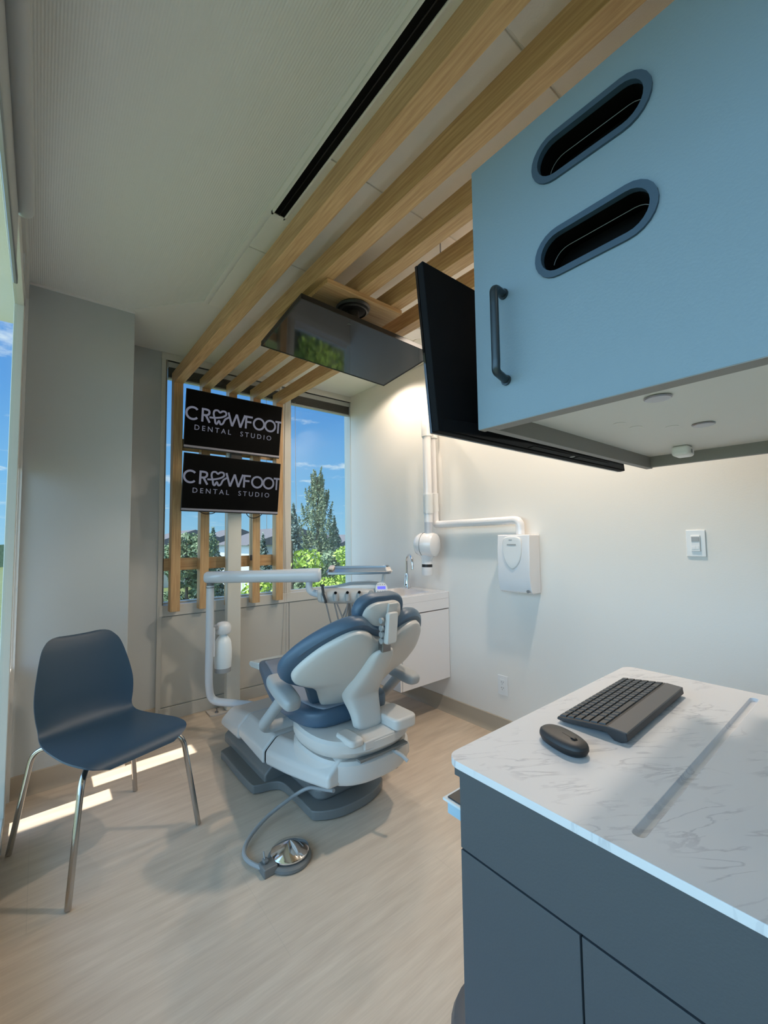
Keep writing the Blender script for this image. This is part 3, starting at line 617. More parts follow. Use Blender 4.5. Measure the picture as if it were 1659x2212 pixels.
MB().box(1.29, .335, Z0+.008, 1.345, .375, Z0+.035).build('door_catch', WPLAS, t, bevel=.008)
MB().cyl((1.315, .3345, Z0+.02), (1.315, .3335, Z0+.02), .005).build('catch_screw', STEEL, t)

# monitor hung on the far end of the cabinet, seen from behind
t = thing('cabinet_monitor', 'wide black monitor seen from behind, fixed across the end of the blue cabinet', 'monitor', (.96, .51, 1.41))
tl = Vector((.548, .553, 1.748)); tr_ = Vector((1.362, .553, 1.748)); bl_ = Vector((.552, .520, 1.411)); M, W, H = rectM(tl, tr_, bl_)
MB().box(-W/2, -H/2, -.014, W/2, H/2, .002, M).build('housing', MATB, t, bevel=.002, bseg=2)
MB().box(-W/2, -H/2+.001, -.020, W/2, H/2, -.0145, M).build('screen', BLACKG, t)
M3 = M.to_3x3(); MB().prism([(-W/2+.01, .002), (-W*.20, .030), (W*.40, .030), (W/2-.01, .002)], M @ Vector((0, -H/2+.002, 0)), M3 @ Vector((1, 0, 0)), M3 @ Vector((0, 0, 1)), M3 @ Vector((0, .025, 0))).build('lower_bulge', MATB, t, bevel=.003)
vn = MB()
vn.box(-.13, -H/2+.0008, .008, .04, -H/2+.0030, .024, M).box(.075, -H/2+.0008, .008, .24, -H/2+.0030, .024, M); vn.build('vent_grille', SLOT, t)
MB().cyl(M @ Vector((.0575, -H/2+.0005, .015)), M @ Vector((.0575, -H/2+.005, .015)), .006).build('power_button', CHG, t)
MB().box(-.05, -.05, .002, .05, .05, .032, M).build('mount_plate', MATB, t)

# ------------------------------------------------------------------ base unit, worktop
t = thing('base_cabinet', 'slate blue base cabinet with a plain drawer front over two doors', 'cabinet', (1.0, .0, 0))
BX0, BX1, BYF, BYN = .615, 1.40, .546, -.50
bc = MB().box(BX0+.019, BYN, .09, BX1, BYF-.002, .648).box(BX0+.019, BYN, .648, BX1, .44, .796).box(BX0+.019, .44, .770, BX1, BYF, .796).box(BX0+.06, BYN, 0.0, BX1-.04, BYF-.05, .09)
bc.build('carcass', LAMD, t, bevel=.001, bseg=1)
dr = MB().prism([(BYN, .648), (BYF, .648), (BYF, .772), (.558, .772), (.558, .796), (BYN, .796)], (BX0, 0, 0), (0, 1, 0), (0, 0, 1), (.018, 0, 0)).build('drawer_front', LAMD, t, bevel=.0008, bseg=1)
MB().box(BX0, .3245, .095, BX0+.018, BYF, .6445).build('door', LAMD, t, bevel=.0008, bseg=1)
MB().box(BX0, -.10, .095, BX0+.018, .3215, .6445).build('door', LAMD, t, bevel=.0008, bseg=1)
MB().box(BX0, BYN, .095, BX0+.018, -.1035, .6445).build('door', LAMD, t, bevel=.0008, bseg=1)
sh = MB().box(.652, .4405, .662, 1.36, .612, .688).build('pull_out_shelf', mat('shelf_blue_edge', (.34, .50, .62), .3), t, bevel=.001)
MB().box(.645, .4405, .688, 1.365, .618, .6925).build('shelf_rim', mat('shelf_rim_pale', (.62, .68, .72), .25), sh)
MB().box(.652, .4405, .6925, 1.358, .611, .695).build('shelf_mat', GREYP, sh)
# worktop with rounded corners and a milled groove
out = [(1.422, -.55)]+[(1.422-.03+.03*math.cos(R(a)), .566-.03+.03*math.sin(R(a))) for a in range(0, 91, 15)]+[(.598+.03-.03*math.cos(R(a)), .566-.03+.03*math.sin(R(a))) for a in range(90, -1, -15)]+[(.598, -.55)]
groove = stad(0, 0, .362+.008, .0085, 8); groove = [(1.007+a, .2495+b_) for a, b_ in groove]
t = thing('worktop', 'white marble-look worktop with a long milled groove, on the slate base cabinet', 'worktop', (1.0, 0, .785))
MB().holed(out, [groove], (0, 0, .7965), (1, 0, 0), (0, 1, 0), (0, 0, .0135)).build('slab', MARBLE, t, bevel=.0022, bseg=3)
gr = MB(); n_ = len(groove); rs = []
for k, (sc_, z) in enumerate(((1, .8085), (.92, .8045), (.7, .802), (.35, .801))):
    rs.append([Vector((1.007+(a-1.007)*(1-(1-sc_)*.012), .2495+(b_-.2495)*sc_, z)) for a, b_ in groove])
gr.rings(rs, cap=False); gr.bm.faces.new([gr.bm.verts.new(p) for p in rs[-1]]); gr.build('groove', MARBLE, t)

# keyboard
kb_o = Vector((1.075, .432, .8105)); ka = R(1.5)
t = thing('keyboard', 'black compact keyboard with a grey palm rest on the marble worktop', 'keyboard', tuple(kb_o))
tilt = R(5.2)
KM = Matrix.Translation(kb_o) @ Matrix.Rotation(math.pi+ka, 4, 'Z')
# local x to the left of the typist's far side; user sits at -Y so palm rest is towards -Y
KM = Matrix.Translation(kb_o) @ Matrix.Rotation(ka, 4, 'Z')
KT = KM @ Matrix.Translation((0, 0, .0215)) @ Matrix.Rotation(-tilt*0-R(4.5), 4, 'X')
MB().prism([(-.057, .000), (-.070, .006), (-.068, .021), (-.030, .0235), (.072, .012), (.074, .006), (.060, .004), (-.03, .012), (-.045, .000)], KM @ Vector((-.186, 0, 0)), KM.to_3x3() @ Vector((0, 1, 0)), KM.to_3x3() @ Vector((0, 0, 1)), KM.to_3x3() @ Vector((.372, 0, 0))).build('case', GREYP, t, bevel=.002, bseg=2)
MB().prism([(-.0695, .0195), (-.068, .0222), (-.033, .0246), (-.032, .0205)], KM @ Vector((-.184, 0, 0)), KM.to_3x3() @ Vector((0, 1, 0)), KM.to_3x3() @ Vector((0, 0, 1)), KM.to_3x3() @ Vector((.368, 0, 0))).build('palm_rest', mat('palm_rest_grey', (.085, .085, .09), .4), t, bevel=.001)
KEY = mat('key_black', (.028, .028, .03), .42)
rows = 6; y0k = -.0275; pitch = .0165
sl_ = (.012-.0235)/(.102)
def keycap(x0, x1, r_):
    yb_ = y0k+r_*pitch; yt_ = yb_+pitch-.0018; zb = .0235+sl_*(yb_+.030); zt2 = .0235+sl_*(yt_+.030)
    k = MB(); P = []
    for (x, y, z) in ((x0, yb_, zb-.001), (x1, yb_, zb-.001), (x1, yt_, zt2-.001), (x0, yt_, zt2-.001)): P.append(KM @ Vector((x, y, z)))
    Q = [KM @ Vector((x0+.0015, yb_+.0012, zb+.0028)), KM @ Vector((x1-.0015, yb_+.0012, zb+.0028)), KM @ Vector((x1-.0015, yt_-.0012, zt2+.0028)), KM @ Vector((x0+.0015, yt_-.0012, zt2+.0028))]
    k.rings([P, Q]); k.build('key', KEY, t, flat=True)
layout = [[1.3, 1, 1, 1, 5.2, 1, 1, 1, 1.3, 1, 1, 1, 2, 1], [2.2]+[1]*10+[2.0, 1, 1, 1, 1, 1][:5], [1.8]+[1]*11+[1.8, 1, 1, 1, 1], [1.4]+[1]*12+[1.6, 1, 1, 1, 1], [1]*13+[1.8, 1, 1, 1, 1], [1.0]*18]
for r_, row in enumerate(layout):
    tot = sum(row); u = .360/tot; x = -.180
    for w_ in row:
        keycap(x, x+w_*u-.0018, r_); x += w_*u

# mouse
mo = Vector((.795, .437, .8105))
t = thing('computer_mouse', 'flat black oval wireless mouse on the marble worktop', 'mouse', tuple(mo))
mdir = (Vector((.775, .376, 0))-Vector((.815, .492, 0))).normalized(); MM_ = Matrix.Translation(mo) @ Matrix.Rotation(math.atan2(mdir.y, mdir.x), 4, 'Z')
def pill(a, b_, z): return [MM_ @ Vector((a*math.copysign(abs(math.cos(q))**.8, math.cos(q)), b_*math.copysign(abs(math.sin(q))**.85, math.sin(q)), z)) for q in [2*math.pi*j/40 for j in range(40)]]
MB().rings([pill(.045, .022, 0), pill(.050, .0265, .003), pill(.0535, .0295, .010), pill(.0533, .0293, .0145)]).build('base', BLACK, t)
MB().rings([pill(.0533, .0293, .0147), pill(.052, .028, .019), pill(.047, .024, .0228), pill(.036, .016, .0248), pill(.015, .006, .0256)]).build('shell', GREYP, t)
MB().cyl(MM_ @ Vector((.028, -.0035, .022)), MM_ @ Vector((.028, .0035, .022)), .0065, seg=20).build('scroll_wheel', BLACK, t)
MB().box(-.002, -.0004, .0245, .020, .0004, .0258, MM_).build('button_split', SLOT, t)

# ------------------------------------------------------------------ low round shape of unknown use, built as a pedal (only its rim shows)
t = thing('low_round_shape', 'dark grey low rounded shape just showing at the foot of the slate base cabinet', 'foot pedal', (.905, .662, 0))
MB().lathe([(0, 0), (.128, 0), (.138, .010), (.140, .028), (.132, .046), (.115, .055), (0, .056)], (.905, .662, .0)).build('pedal_base', mat('low_shape_grey', (.10, .10, .105), .4), t)
MB().lathe([(0, .0565), (.098, .0565), (.101, .060), (.098, .064), (.05, .068), (0, .069)], (.905, .662, .0)).build('pedal_disc', CHG, t)

# ------------------------------------------------------------------ blue shell chair on four steel legs
cang = math.atan2(.163, .453)
t = thing('visitor_chair', 'dark blue moulded shell chair on four thin steel legs', 'chair', (.248, 2.129, 0), cang)
# local: x across, +y to the back, sitter faces -y
prof = [(-.250, .398), (-.238, .418), (-.205, .432), (-.12, .432), (0, .424), (.10, .418), (.165, .422), (.200, .448), (.220, .50), (.232, .56), (.244, .62), (.256, .68), (.270, .74), (.280, .772), (.288, .792), (.296, .800)]
hw = [.120, .172, .203, .215, .207, .196, .186, .182, .190, .193, .186, .174, .158, .140, .118, .075]
lift = [.0, .002, .003, .003, .004, .006, .010, .020, .032, .036, .034, .030, .024, .016, .010, .004]
sh = MB(); K = 16
from bisect import bisect
def interp(A, t_):
    i = min(int(t_), len(A)-2); f_ = t_-i
    p = [A[max(i-1, 0)], A[i], A[i+1], A[min(i+2, len(A)-1)]]
    cr_ = lambda a, b_, c, d: .5*((2*b_)+(c-a)*f_+(2*a-5*b_+4*c-d)*f_*f_+(3*b_-a-3*c+d)*f_**3)
    return tuple(cr_(*(q[k] for q in p)) for k in range(len(A[0]))) if isinstance(A[0], tuple) else cr_(*p)
NR = 44; top = []; 
for i in range(NR+1):
    t_ = i/NR*(len(prof)-1); y, z = interp(prof, t_); y2, z2 = interp(prof, min(t_+.05, len(prof)-1)); y1, z1 = interp(prof, max(t_-.05, 0))
    d = Vector((0, y2-y1, z2-z1)).normalized(); nn = Vector((0, -d.z, d.y)); h_ = interp(hw, t_); lf = interp(lift, t_)
    top.append([(Vector((h_*s_, y, z))+nn*lf*(abs(s_)**2.4), nn) for s_ in [2*j/K-1 for j in range(K+1)]])
V1 = [[sh.bm.verts.new(p) for p, n_ in r_] for r_ in top]; V2 = [[sh.bm.verts.new(p-n_*.007) for p, n_ in r_] for r_ in top]
for i in range(NR):
    for j in range(K):
        sh.bm.faces.new((V1[i][j], V1[i][j+1], V1[i+1][j+1], V1[i+1][j])); sh.bm.faces.new((V2[i][j], V2[i+1][j], V2[i+1][j+1], V2[i][j+1]))
for i in range(NR): sh.bm.faces.new((V1[i][0], V1[i+1][0], V2[i+1][0], V2[i][0])); sh.bm.faces.new((V1[i+1][K], V1[i][K], V2[i][K], V2[i+1][K]))
for j in range(K): sh.bm.faces.new((V1[0][j+1], V1[0][j], V2[0][j], V2[0][j+1])); sh.bm.faces.new((V1[NR][j], V1[NR][j+1], V2[NR][j+1], V2[NR][j]))
sh.build('shell_seat', SEATB, t, ang=60)
for sx_ in (-1, 1):
    for sy_ in (-1, 1):
        MB().tube([(sx_*.241, sy_*.245, .004), (sx_*.190, sy_*.200, .392), (sx_*.10, sy_*.09, .400)], .0105, fil=.055).build('leg', NICKEL, t)
        t_foot = None
MB().box(-.11, -.12, .396, .11, .12, .402).build('mount_plate', STEEL, t, bevel=.002)

# ------------------------------------------------------------------ dental chair
DC = Vector((1.11, 2.0, 0))
t = thing('dental_chair', 'reclined dental treatment chair with blue upholstery and pale grey shell', 'dental chair', tuple(DC))
cxx = 1.11
# floor plates (grey)
fp = smoothc([(1.36, 2.50), (1.13, 2.52), (.84, 2.49), (.812, 2.40), (.812, 2.07), (.835, 2.02), (.90, 2.00), (.935, 1.96), (.94, 1.85), (.938, 1.72), (.95, 1.665), (1.05, 1.615), (1.20, 1.615), (1.31, 1.66), (1.335, 1.72), (1.33, 1.9), (1.36, 2.0), (1.40, 2.06), (1.41, 2.40), (1.40, 2.48)], 4)
MB().prism(fp, (0, 0, .004), (1, 0, 0), (0, 1, 0), (0, 0, .040)).build('floor_plate', CHG, t, bevel=.014, bseg=4)
MB().prism(rrect(.985, 1.70, 1.28, 2.35, .05), (0, 0, .04), (1, 0, 0), (0, 1, 0), (0, 0, .06)).build('lift_rib', CHG, t, bevel=.02, bseg=3)
# lift body side skirt (grey) and pale covers in three lengths
def cover(name, y0, y1, zb0, zb1, zt0, zt1, x0, x1, m, r_=.035, bev=.02):
    k = MB(); o = []
    for (y, zb, zt_, ins) in ((y0, zb0, zt0, 0), (y1, zb1, zt1, 0)):
        o.append([Vector((x0, y, zb)), Vector((x1, y, zb)), Vector((x1, y, zt_-.05)), Vector((x1-.05, y, zt_)), Vector((x0+.06, y, zt_)), Vector((x0, y, zt_-.055))])
    k.rings(o); return k.build(name, m, t, bevel=bev, bseg=4)
cover('toe_skirt', 2.02, 2.60, .03, .03, .13, .13, .872, 1.37, CHG, bev=.01)
cover('toe_cover', 2.352, 2.64, .125, .115, .255, .205, .862, 1.38, CHW)
cover('middle_cover', 2.02, 2.347, .130, .150, .250, .255, .862, 1.38, CHW, bev=.012)
k = MB()
o = []
for (y, x0_, zb, zt_) in ((2.012, .868, .130, .250), (1.80, .875, .165, .285), (1.62, .885, .200, .315), (1.475, .895, .232, .335)):
    x1_ = 2*1.115-x0_
    o.append([Vector((x0_, y, zb)), Vector((x1_, y, zb)), Vector((x1_, y, zt_-.05)), Vector((x1_-.05, y, zt_)), Vector((x0_+.06, y, zt_)), Vector((x0_, y, zt_-.055))])
k.rings(o); k.build('long_cover', CHW, t, bevel=.016, bseg=4)
MB().rings([[Vector((.870, y, .135)), Vector((1.372, y, .135)), Vector((1.372, y, .193)), Vector((1.322, y, .243)), Vector((.930, y, .243)), Vector((.870, y, .189))] for y in (2.006, 2.026)]).build('cover_gap', SLOT, t, bevel=.01)
# rear rounded cover
o = []
for z, a, b_ in ((.215, .19, .20), (.228, .225, .235), (.25, .235, .25), (.31, .235, .25), (.322, .225, .24)):
    o.append([Vector((1.13+a*math.copysign(abs(math.cos(q))**.75, math.cos(q)), 1.66+b_*math.copysign(abs(math.sin(q))**.75, math.sin(q)), z)) for q in [2*math.pi*j/48 for j in range(48)]])
MB().rings(o).build('rear_cover', CHW, t)
MB().tube([(1.17, 1.46, .325), (1.19, 1.37, .312), (1.20, 1.345, .295)], .008).build('release_lever', CHGL, t)
MB().cyl((1.27, 1.55, .20), (1.27, 1.50, .195), .018).cyl((1.305, 1.56, .225), (1.305, 1.50, .225), .012).build('air_port', CHG, t)
# upper bowl housing
o = []
for z, a, b_, cy_ in ((.323, .17, .17, 1.66), (.327, .205, .205, 1.655), (.340, .228, .235, 1.65), (.365, .240, .250, 1.645), (.395, .240, .25, 1.645), (.407, .23, .24, 1.645), (.410, .21, .22, 1.645)):
    o.append([Vector((1.12+a*math.copysign(abs(math.cos(q))**.8, math.cos(q)), cy_+b_*math.copysign(abs(math.sin(q))**.8, math.sin(q)), z)) for q in [2*math.pi*j/48 for j in range(48)]])
MB().rings(o).build('swivel_housing', CHW, t)
MB().box(1.00, 1.400, .330, 1.25, 1.43, .338).build('housing_slot', CHG, t)
MB().prism(rrect(1.175, 1.385, 1.30, 1.56, .03), (0, 0, .398), (1, 0, 0), (0, 1, 0), (0, 0, .052)).build('rear_lug', CHW, t, bevel=.012)
MB().prism(rrect(.955, 1.395, 1.02, 1.52, .02), (0, 0, .395), (1, 0, 0), (0, 1, 0), (0, 0, .030)).build('rear_lug', CHW, t, bevel=.01)
MB().box(1.02, 1.398, .37, 1.18, 1.45, .406).build('rear_tray', CHW, t, bevel=.006)
MB().prism([(2.0, .05), (2.15, .05), (1.75, .23), (1.52, .23)], (1.0, 0, 0), (0, 1, 0), (0, 0, 1), (.22, 0, 0)).build('lift_arm', CHG, t, bevel=.01)
MB().prism([(1.62, .40), (1.92, .43), (1.90, .47), (1.62, .47)], (.98, 0, 0), (0, 1, 0), (0, 0, 1), (.26, 0, 0)).build('seat_support', CHW, t, bevel=.01)
# seat cushion: wide at the hips, rising a little and narrowing to the toe end
def lerp(a, b_, f_): return a+(b_-a)*f_
seat = MB(); o = []
secs = [(1.575, .13, .425, .475), (1.60, .19, .405, .485), (1.66, .225, .395, .485), (1.80, .240, .385, .478), (1.95, .245, .382, .470), (2.10, .238, .388, .475), (2.25, .215, .40, .480), (2.40, .185, .405, .478), (2.52, .165, .405, .468), (2.575, .145, .41, .46), (2.595, .11, .42, .45)]
def seatc(y): return cxx+max(0, y-1.72)*.125
for y, h_, zb, zt_ in secs:
    r_ = []
    for j in range(28):
        q = 2*math.pi*j/28; c_, s_ = math.cos(q), math.sin(q)
        x = h_*math.copysign(abs(c_)**.45, c_); zz_ = math.copysign(abs(s_)**.6, s_)
        mid = (zb+zt_)/2; hh = (zt_-zb)/2
        r_.append(Vector((seatc(y)+x, y, mid+hh*zz_ + (.012*(abs(x/h_)**2) if s_ > 0 else 0))))
    o.append(r_)
sc = seat.rings(o).build('seat_cushion', VINYLB, t, sub=1)
# paler inset panel on top of the seat
ins = MB(); rs = []
for y, h_, zb, zt_ in secs[1:-2]:
    rs.append((y, h_*.80, zt_))
A = [];
for y, h_, z in rs:
    A.append([ins.bm.verts.new((seatc(y)+h_*s_, y, z+.004+.012*abs(s_*.8)**2+.006*(1-s_*s_))) for s_ in [j/6-1 for j in range(13)]])
B = [[ins.bm.verts.new(v.co+Vector((0, 0, -.016))) for v in r_] for r_ in A]
for i in range(len(A)-1):
    for j in range(12):
        ins.bm.faces.new((A[i][j], A[i][j+1], A[i+1][j+1], A[i+1][j])); ins.bm.faces.new((B[i][j], B[i+1][j], B[i+1][j+1], B[i][j+1]))
    ins.bm.faces.new((A[i][0], A[i+1][0], B[i+1][0], B[i][0])); ins.bm.faces.new((A[i+1][12], A[i][12], B[i][12], B[i+1][12]))
for j in range(12):
    ins.bm.faces.new((A[0][j+1], A[0][j], B[0][j], B[0][j+1])); ins.bm.faces.new((A[-1][j], A[-1][j+1], B[-1][j+1], B[-1][j]))
ins.build('seat_panel', VINYLG, sc, sub=1)
MB().prism([(2.58, .405), (2.70, .395), (2.74, .405), (2.73, .43), (2.58, .45)], (1.07, 0, 0), (0, 1, 0), (0, 0, 1), (.29, 0, 0)).build('toe_board', mat('clear_toe_cover', (.62, .70, .70), .12, coat=.6), t, bevel=.008)
# back: 40 degree recline
a40 = R(40); BO = Vector((cxx+.0, 1.40, .775)); EX = Vector((1, 0, 0)); ET = Vector((0, -math.sin(a40), math.cos(a40))); NB = Vector((0, -math.cos(a40), -math.sin(a40)))
half = [(0, .028), (.05, .045), (.10, .080), (.15, .088), (.20, .062), (.26, -.005), (.305, -.09), (.327, -.165), (.312, -.212), (.272, -.232), (.228, -.246), (.195, -.278), (.170, -.325), (.140, -.380), (.095, -.432), (.045, -.462), (0, -.470)]
shell = smoothc(mirror(half), 4)
bs = MB(); k_ = len(shell)
def shp(sc_, off, curve=.10):
    return [BO+EX*(a*sc_)+ET*((b_+.15)*sc_-.15)+NB*(off-curve*(a*sc_)**2/.10*.5) for a, b_ in shell]
bs.rings([shp(.975, -.024), shp(.995, -.018), shp(1.0, -.008), shp(.99, .002), shp(.96, .008), shp(.85, .016), shp(.6, .026), shp(.3, .032), shp(.08, .034)])
bs.build('back_shell', CHW, t)
halfb = [(0, .075), (.06, .085), (.11, .115), (.165, .112), (.225, .075), (.29, .0), (.338, -.085), (.362, -.17), (.345, -.235), (.29, -.262), (.250, -.275), (.222, -.305), (.198, -.35), (.170, -.405), (.125, -.465), (.07, -.495), (0, -.502)]
cu = smoothc(mirror(halfb), 4)
def shp2(ins_, off, curve=.10):
    return [BO+EX*(a*(1-ins_))+ET*((b_+.17)*(1-ins_)-.17)+NB*(off-curve*(a*(1-ins_))**2/.10*.5) for a, b_ in cu]
bc = MB().rings([shp2(.10, -.020), shp2(.03, -.022), shp2(.0, -.034), shp2(-.005, -.050), shp2(.01, -.066), shp2(.05, -.080), shp2(.12, -.088), shp2(.3, -.094), shp2(.6, -.098), shp2(.9, -.1)]).build('back_cushion', VINYLB, t)
# spine bracket up the back, folding into a vertical strap
sp_ = MB(); o = []
for (y, z, h_, d_) in ((1.385, .795, .045, .012), (1.415, .735, .060, .035), (1.47, .66, .075, .05), (1.53, .585, .092, .06), (1.560, .535, .094, .055), (1.540, .49, .078, .045), (1.53, .44, .072, .035), (1.525, .40, .076, .035)):
    # centre of outer surface; depth d_ inward
    nn = Vector((0, -.766, -.643)) if z > .55 else Vector((0, -1, -.05)).normalized()
    c_ = Vector((1.105+max(0, .62-z)*.07, y, z))+nn*.050
    r_ = []
    for (u_, v_) in ((-1, 0), (-.9, .7), (-.6, 1), (.6, 1), (.9, .7), (1, 0), (1, -1), (-1, -1)):
        r_.append(c_+EX*(u_*h_)+nn*((v_-1)*d_ if v_ >= 0 else -d_*1.6))
    o.append(r_)
sp_.rings(o).build('spine_bracket', CHW, t, sub=2, bevel=.0)
# headrest
HO = Vector((cxx-.005, 1.385, .920)); a15 = R(15); EH = Vector((0, -math.sin(a15), math.cos(a15))); NH = Vector((0, -math.cos(a15), -math.sin(a15)))
hh = smoothc(mirror([(0, .068), (.06, .066), (.105, .045), (.125, .005), (.118, -.035), (.085, -.068), (.04, -.075), (0, -.077)]), 4)
def hs(sc_, off, cv=.9): return [HO+EX*(a*sc_)+EH*(b_*sc_)+NH*(off-cv*(a*sc_)**2+0) for a, b_ in hh]
hr = MB().rings([hs(.82, .012), hs(.95, .012), hs(1.0, .0), hs(1.01, -.018), hs(.98, -.034), hs(.9, -.044), hs(.6, -.05), hs(.2, -.052)]).build('headrest_cushion', VINYLB, t, sub=1)
MB().rings([[p-EH*.012 for p in hs(q, o_)] for q, o_ in ((.80, .008), (.80, .014), (.74, .022), (.5, .028), (.1, .030))]).build('headrest_shell', CHW, t)
MB().prism([(-.018, .040), (.034, .040), (.034, -.03), (.030, -.06), (-.018, -.06)], HO+NH*.026+EX*.02, EX, EH, NH*.012).build('headrest_clamp', CHW, t, bevel=.004)
# double articulating arm of the headrest
P0_ = Vector((1.115, 1.345, .905)); P1_ = Vector((1.095, 1.335, .795))
Ax = (P1_-P0_).normalized(); sxv = Vector((1, 0, 0)); nv = sxv.cross(Ax).normalized()
MB().prism(rrect(-.026, -.010, .026, .115, .012), P0_, sxv, Ax, nv*-.026).build('headrest_arm', CHW, t, bevel=.007)
MB().box(1.075, 1.345, .757, 1.118, 1.375, .80).build('headrest_post', STEEL, t, bevel=.002)
kn = MB()
for dz in (.885, .855, .83, .805): kn.cyl((1.065, 1.345, dz), (1.075, 1.345, dz), .012)
kn.build('pivot_screw', CHGL, t)
# armrests
def arm(pads, post, side):
    p0, p1 = Vector(pads[0]), Vector(pads[1]); d = (p1-p0).normalized(); ln = (p1-p0).length
    s_ = Vector((1, 0, 0)); u_ = s_.cross(d).normalized(); u_ = u_ if u_.z > 0 else -u_
    o = []
    for f_, h_, th in ((-.02, .012, .010), (.0, .028, .022), (.08, .038, .028), (.3, .041, .030), (.7, .041, .030), (.92, .038, .028), (1.0, .028, .022), (1.02, .012, .010)):
        c_ = p0+(p1-p0)*f_
        o.append([c_+s_*(h_*math.copysign(abs(math.cos(q))**.6, math.cos(q)))+u_*(th*math.copysign(abs(math.sin(q))**.7, math.sin(q))) for q in [2*math.pi*j/20 for j in range(20)]])
    a_ = MB().rings(o).build('armrest', CHGL, t, sub=1)
    pp = MB().tube(post, .024, fil=.05, seg=16).build('armrest_post', CHGL, t)
arm(((.80, 1.775, .612), (.775, 1.520, .575)), [(.79, 1.64, .575), (.77, 1.80, .415), (.80, 1.83, .385), (.96, 1.80, .395)], -1)
arm(((1.435, 1.77, .548), (1.455, 1.56, .512)), [(1.435, 1.66, .52), (1.44, 1.82, .37), (1.40, 1.84, .36), (1.26, 1.80, .39)], 1)

# ------------------------------------------------------------------ delivery arm and unit
t = thing('delivery_unit', 'pale dental delivery unit on a long bent arm with hoses, tray and keypad', 'dental instrument unit', (1.0, 2.7, 0))
MB().tube([(1.14, 2.50, .175), (1.06, 2.62, .185), (.862, 2.83, .20), (.842, 2.81, .32), (.842, 2.80, .93)], .0235, fil=.085, seg=20).build('lower_arm', TUBEW, t)
MB().cyl((.842, 2.80, .93), (.842, 2.80, .965), .022).cyl((.842, 2.80, .915), (.842, 2.80, .92), .0255).build('swivel_joint', CHG, t)
pa, pb = Vector((.835, 2.805, .982)), Vector((1.36, 2.375, .986)); d = (pb-pa).normalized(); sd_ = Vector((0, 0, 1)).cross(d).normalized()
o = []
for f_, hz, hx_ in ((-.035, .020, .02), (-.03, .030, .035), (-.01, .037, .042), (.5, .039, .043), (.99, .045, .046), (1.03, .044, .044), (1.045, .036, .036)):
    c_ = pa+(pb-pa)*f_
    o.append([c_+sd_*(hx_*math.copysign(abs(math.cos(q))**.75, math.cos(q)))+Vector((0, 0, hz*math.copysign(abs(math.sin(q))**.75, math.sin(q)))) for q in [2*math.pi*j/28 for j in range(28)]])
MB().rings(o).build('upper_arm', TUBEW, t)
UA = R(-33); UC = Vector((1.52, 2.22, .86)); UM = Matrix.Translation(UC) @ Matrix.Rotation(UA, 4, 'Z')
MB().tube([(1.325, 2.40, .95), (1.325, 2.40, .885), UM @ Vector((-.13, .04, -.02)), UM @ Vector((-.02, .03, -.02))], .022, fil=.06, seg=18).build('drop_arm', TUBEW, t)
# head body: rounded loaf
o = []
for x, yh, z0_, z1_ in ((-.205, .03, -.015, .035), (-.20, .055, -.025, .042), (-.18, .075, -.032, .048), (-.08, .085, -.038, .052), (.06, .088, -.042, .052), (.15, .08, -.042, .045), (.195, .06, -.036, .030), (.205, .03, -.02, .01)):
    mid = (z0_+z1_)/2; hz = (z1_-z0_)/2
    o.append([UM @ Vector((x, yh*math.copysign(abs(math.cos(q))**.7, math.cos(q)), mid-.003+hz*1.15*math.copysign(abs(math.sin(q))**.7, math.sin(q)))) for q in [2*math.pi*j/24 for j in range(24)]])
MB().rings(o).build('head_body', CHW, t)
o = []
for x, yh, z1_ in ((-.12, .03, .05), (-.09, .06, .06), (.0, .08, .078), (.12, .085, .082), (.20, .075, .072), (.225, .04, .055)):
    o.append([UM @ Vector((x, .02+yh*math.copysign(abs(math.cos(q))**.7, math.cos(q)), (z1_+.03)/2+(z1_-.03)/2*math.copysign(abs(math.sin(q))**.7, math.sin(q)))) for q in [2*math.pi*j/20 for j in range(20)]])
MB().rings(o).build('head_cap', WPLAS, t, label='smooth white top cap')
for k in range(5):
    x = -.165+k*.072
    hb = MB().tube([UM @ Vector((x, -.07, .022)), UM @ Vector((x, -.088, .012)), UM @ Vector((x, -.094, -.022))], [.016, .018, .014], seg=14)
    h_ = hb.build('instrument_holder', CHGL, t)
    if k < 4: MB().cyl(UM @ Vector((x, -.088, .026)), UM @ Vector((x, -.105, .030)), .0085, seg=16).build('holder_bore', SLOT if k else CHG, h_)
MB().tube([UM @ Vector((-.172, -.095, .075)), UM @ Vector((-.165, -.10, .02)), UM @ Vector((-.15, -.10, -.03))], .0085, seg=10).box(-.185, -.102, .070, -.160, -.088, .080, UM).build('syringe', GREYP, t)
# hoses
hs_ = [(-.150, -.03, -.38), (-.085, .10, -.36), (-.02, -.10, -.40), (.05, -.02, -.38), (.12, .17, -.34), (-.10, .035, -.42), (.0, .07, -.38)]
for i, (x0_, x1_, dz) in enumerate(hs_):
    a_ = UM @ Vector((x0_, -.085, -.035)); b_ = UM @ Vector((x1_, -.03, dz)); c_ = UM @ Vector((x1_*.6-.05, .12, dz*.75)); mid = UM @ Vector((lerp(x0_, x1_, .30), -.085, dz*.50))
    MB().tube([a_, mid, b_, c_, UM @ Vector((0, .07, -.03))], .0052, fil=.12, seg=8).build('hose', HOSE, t)
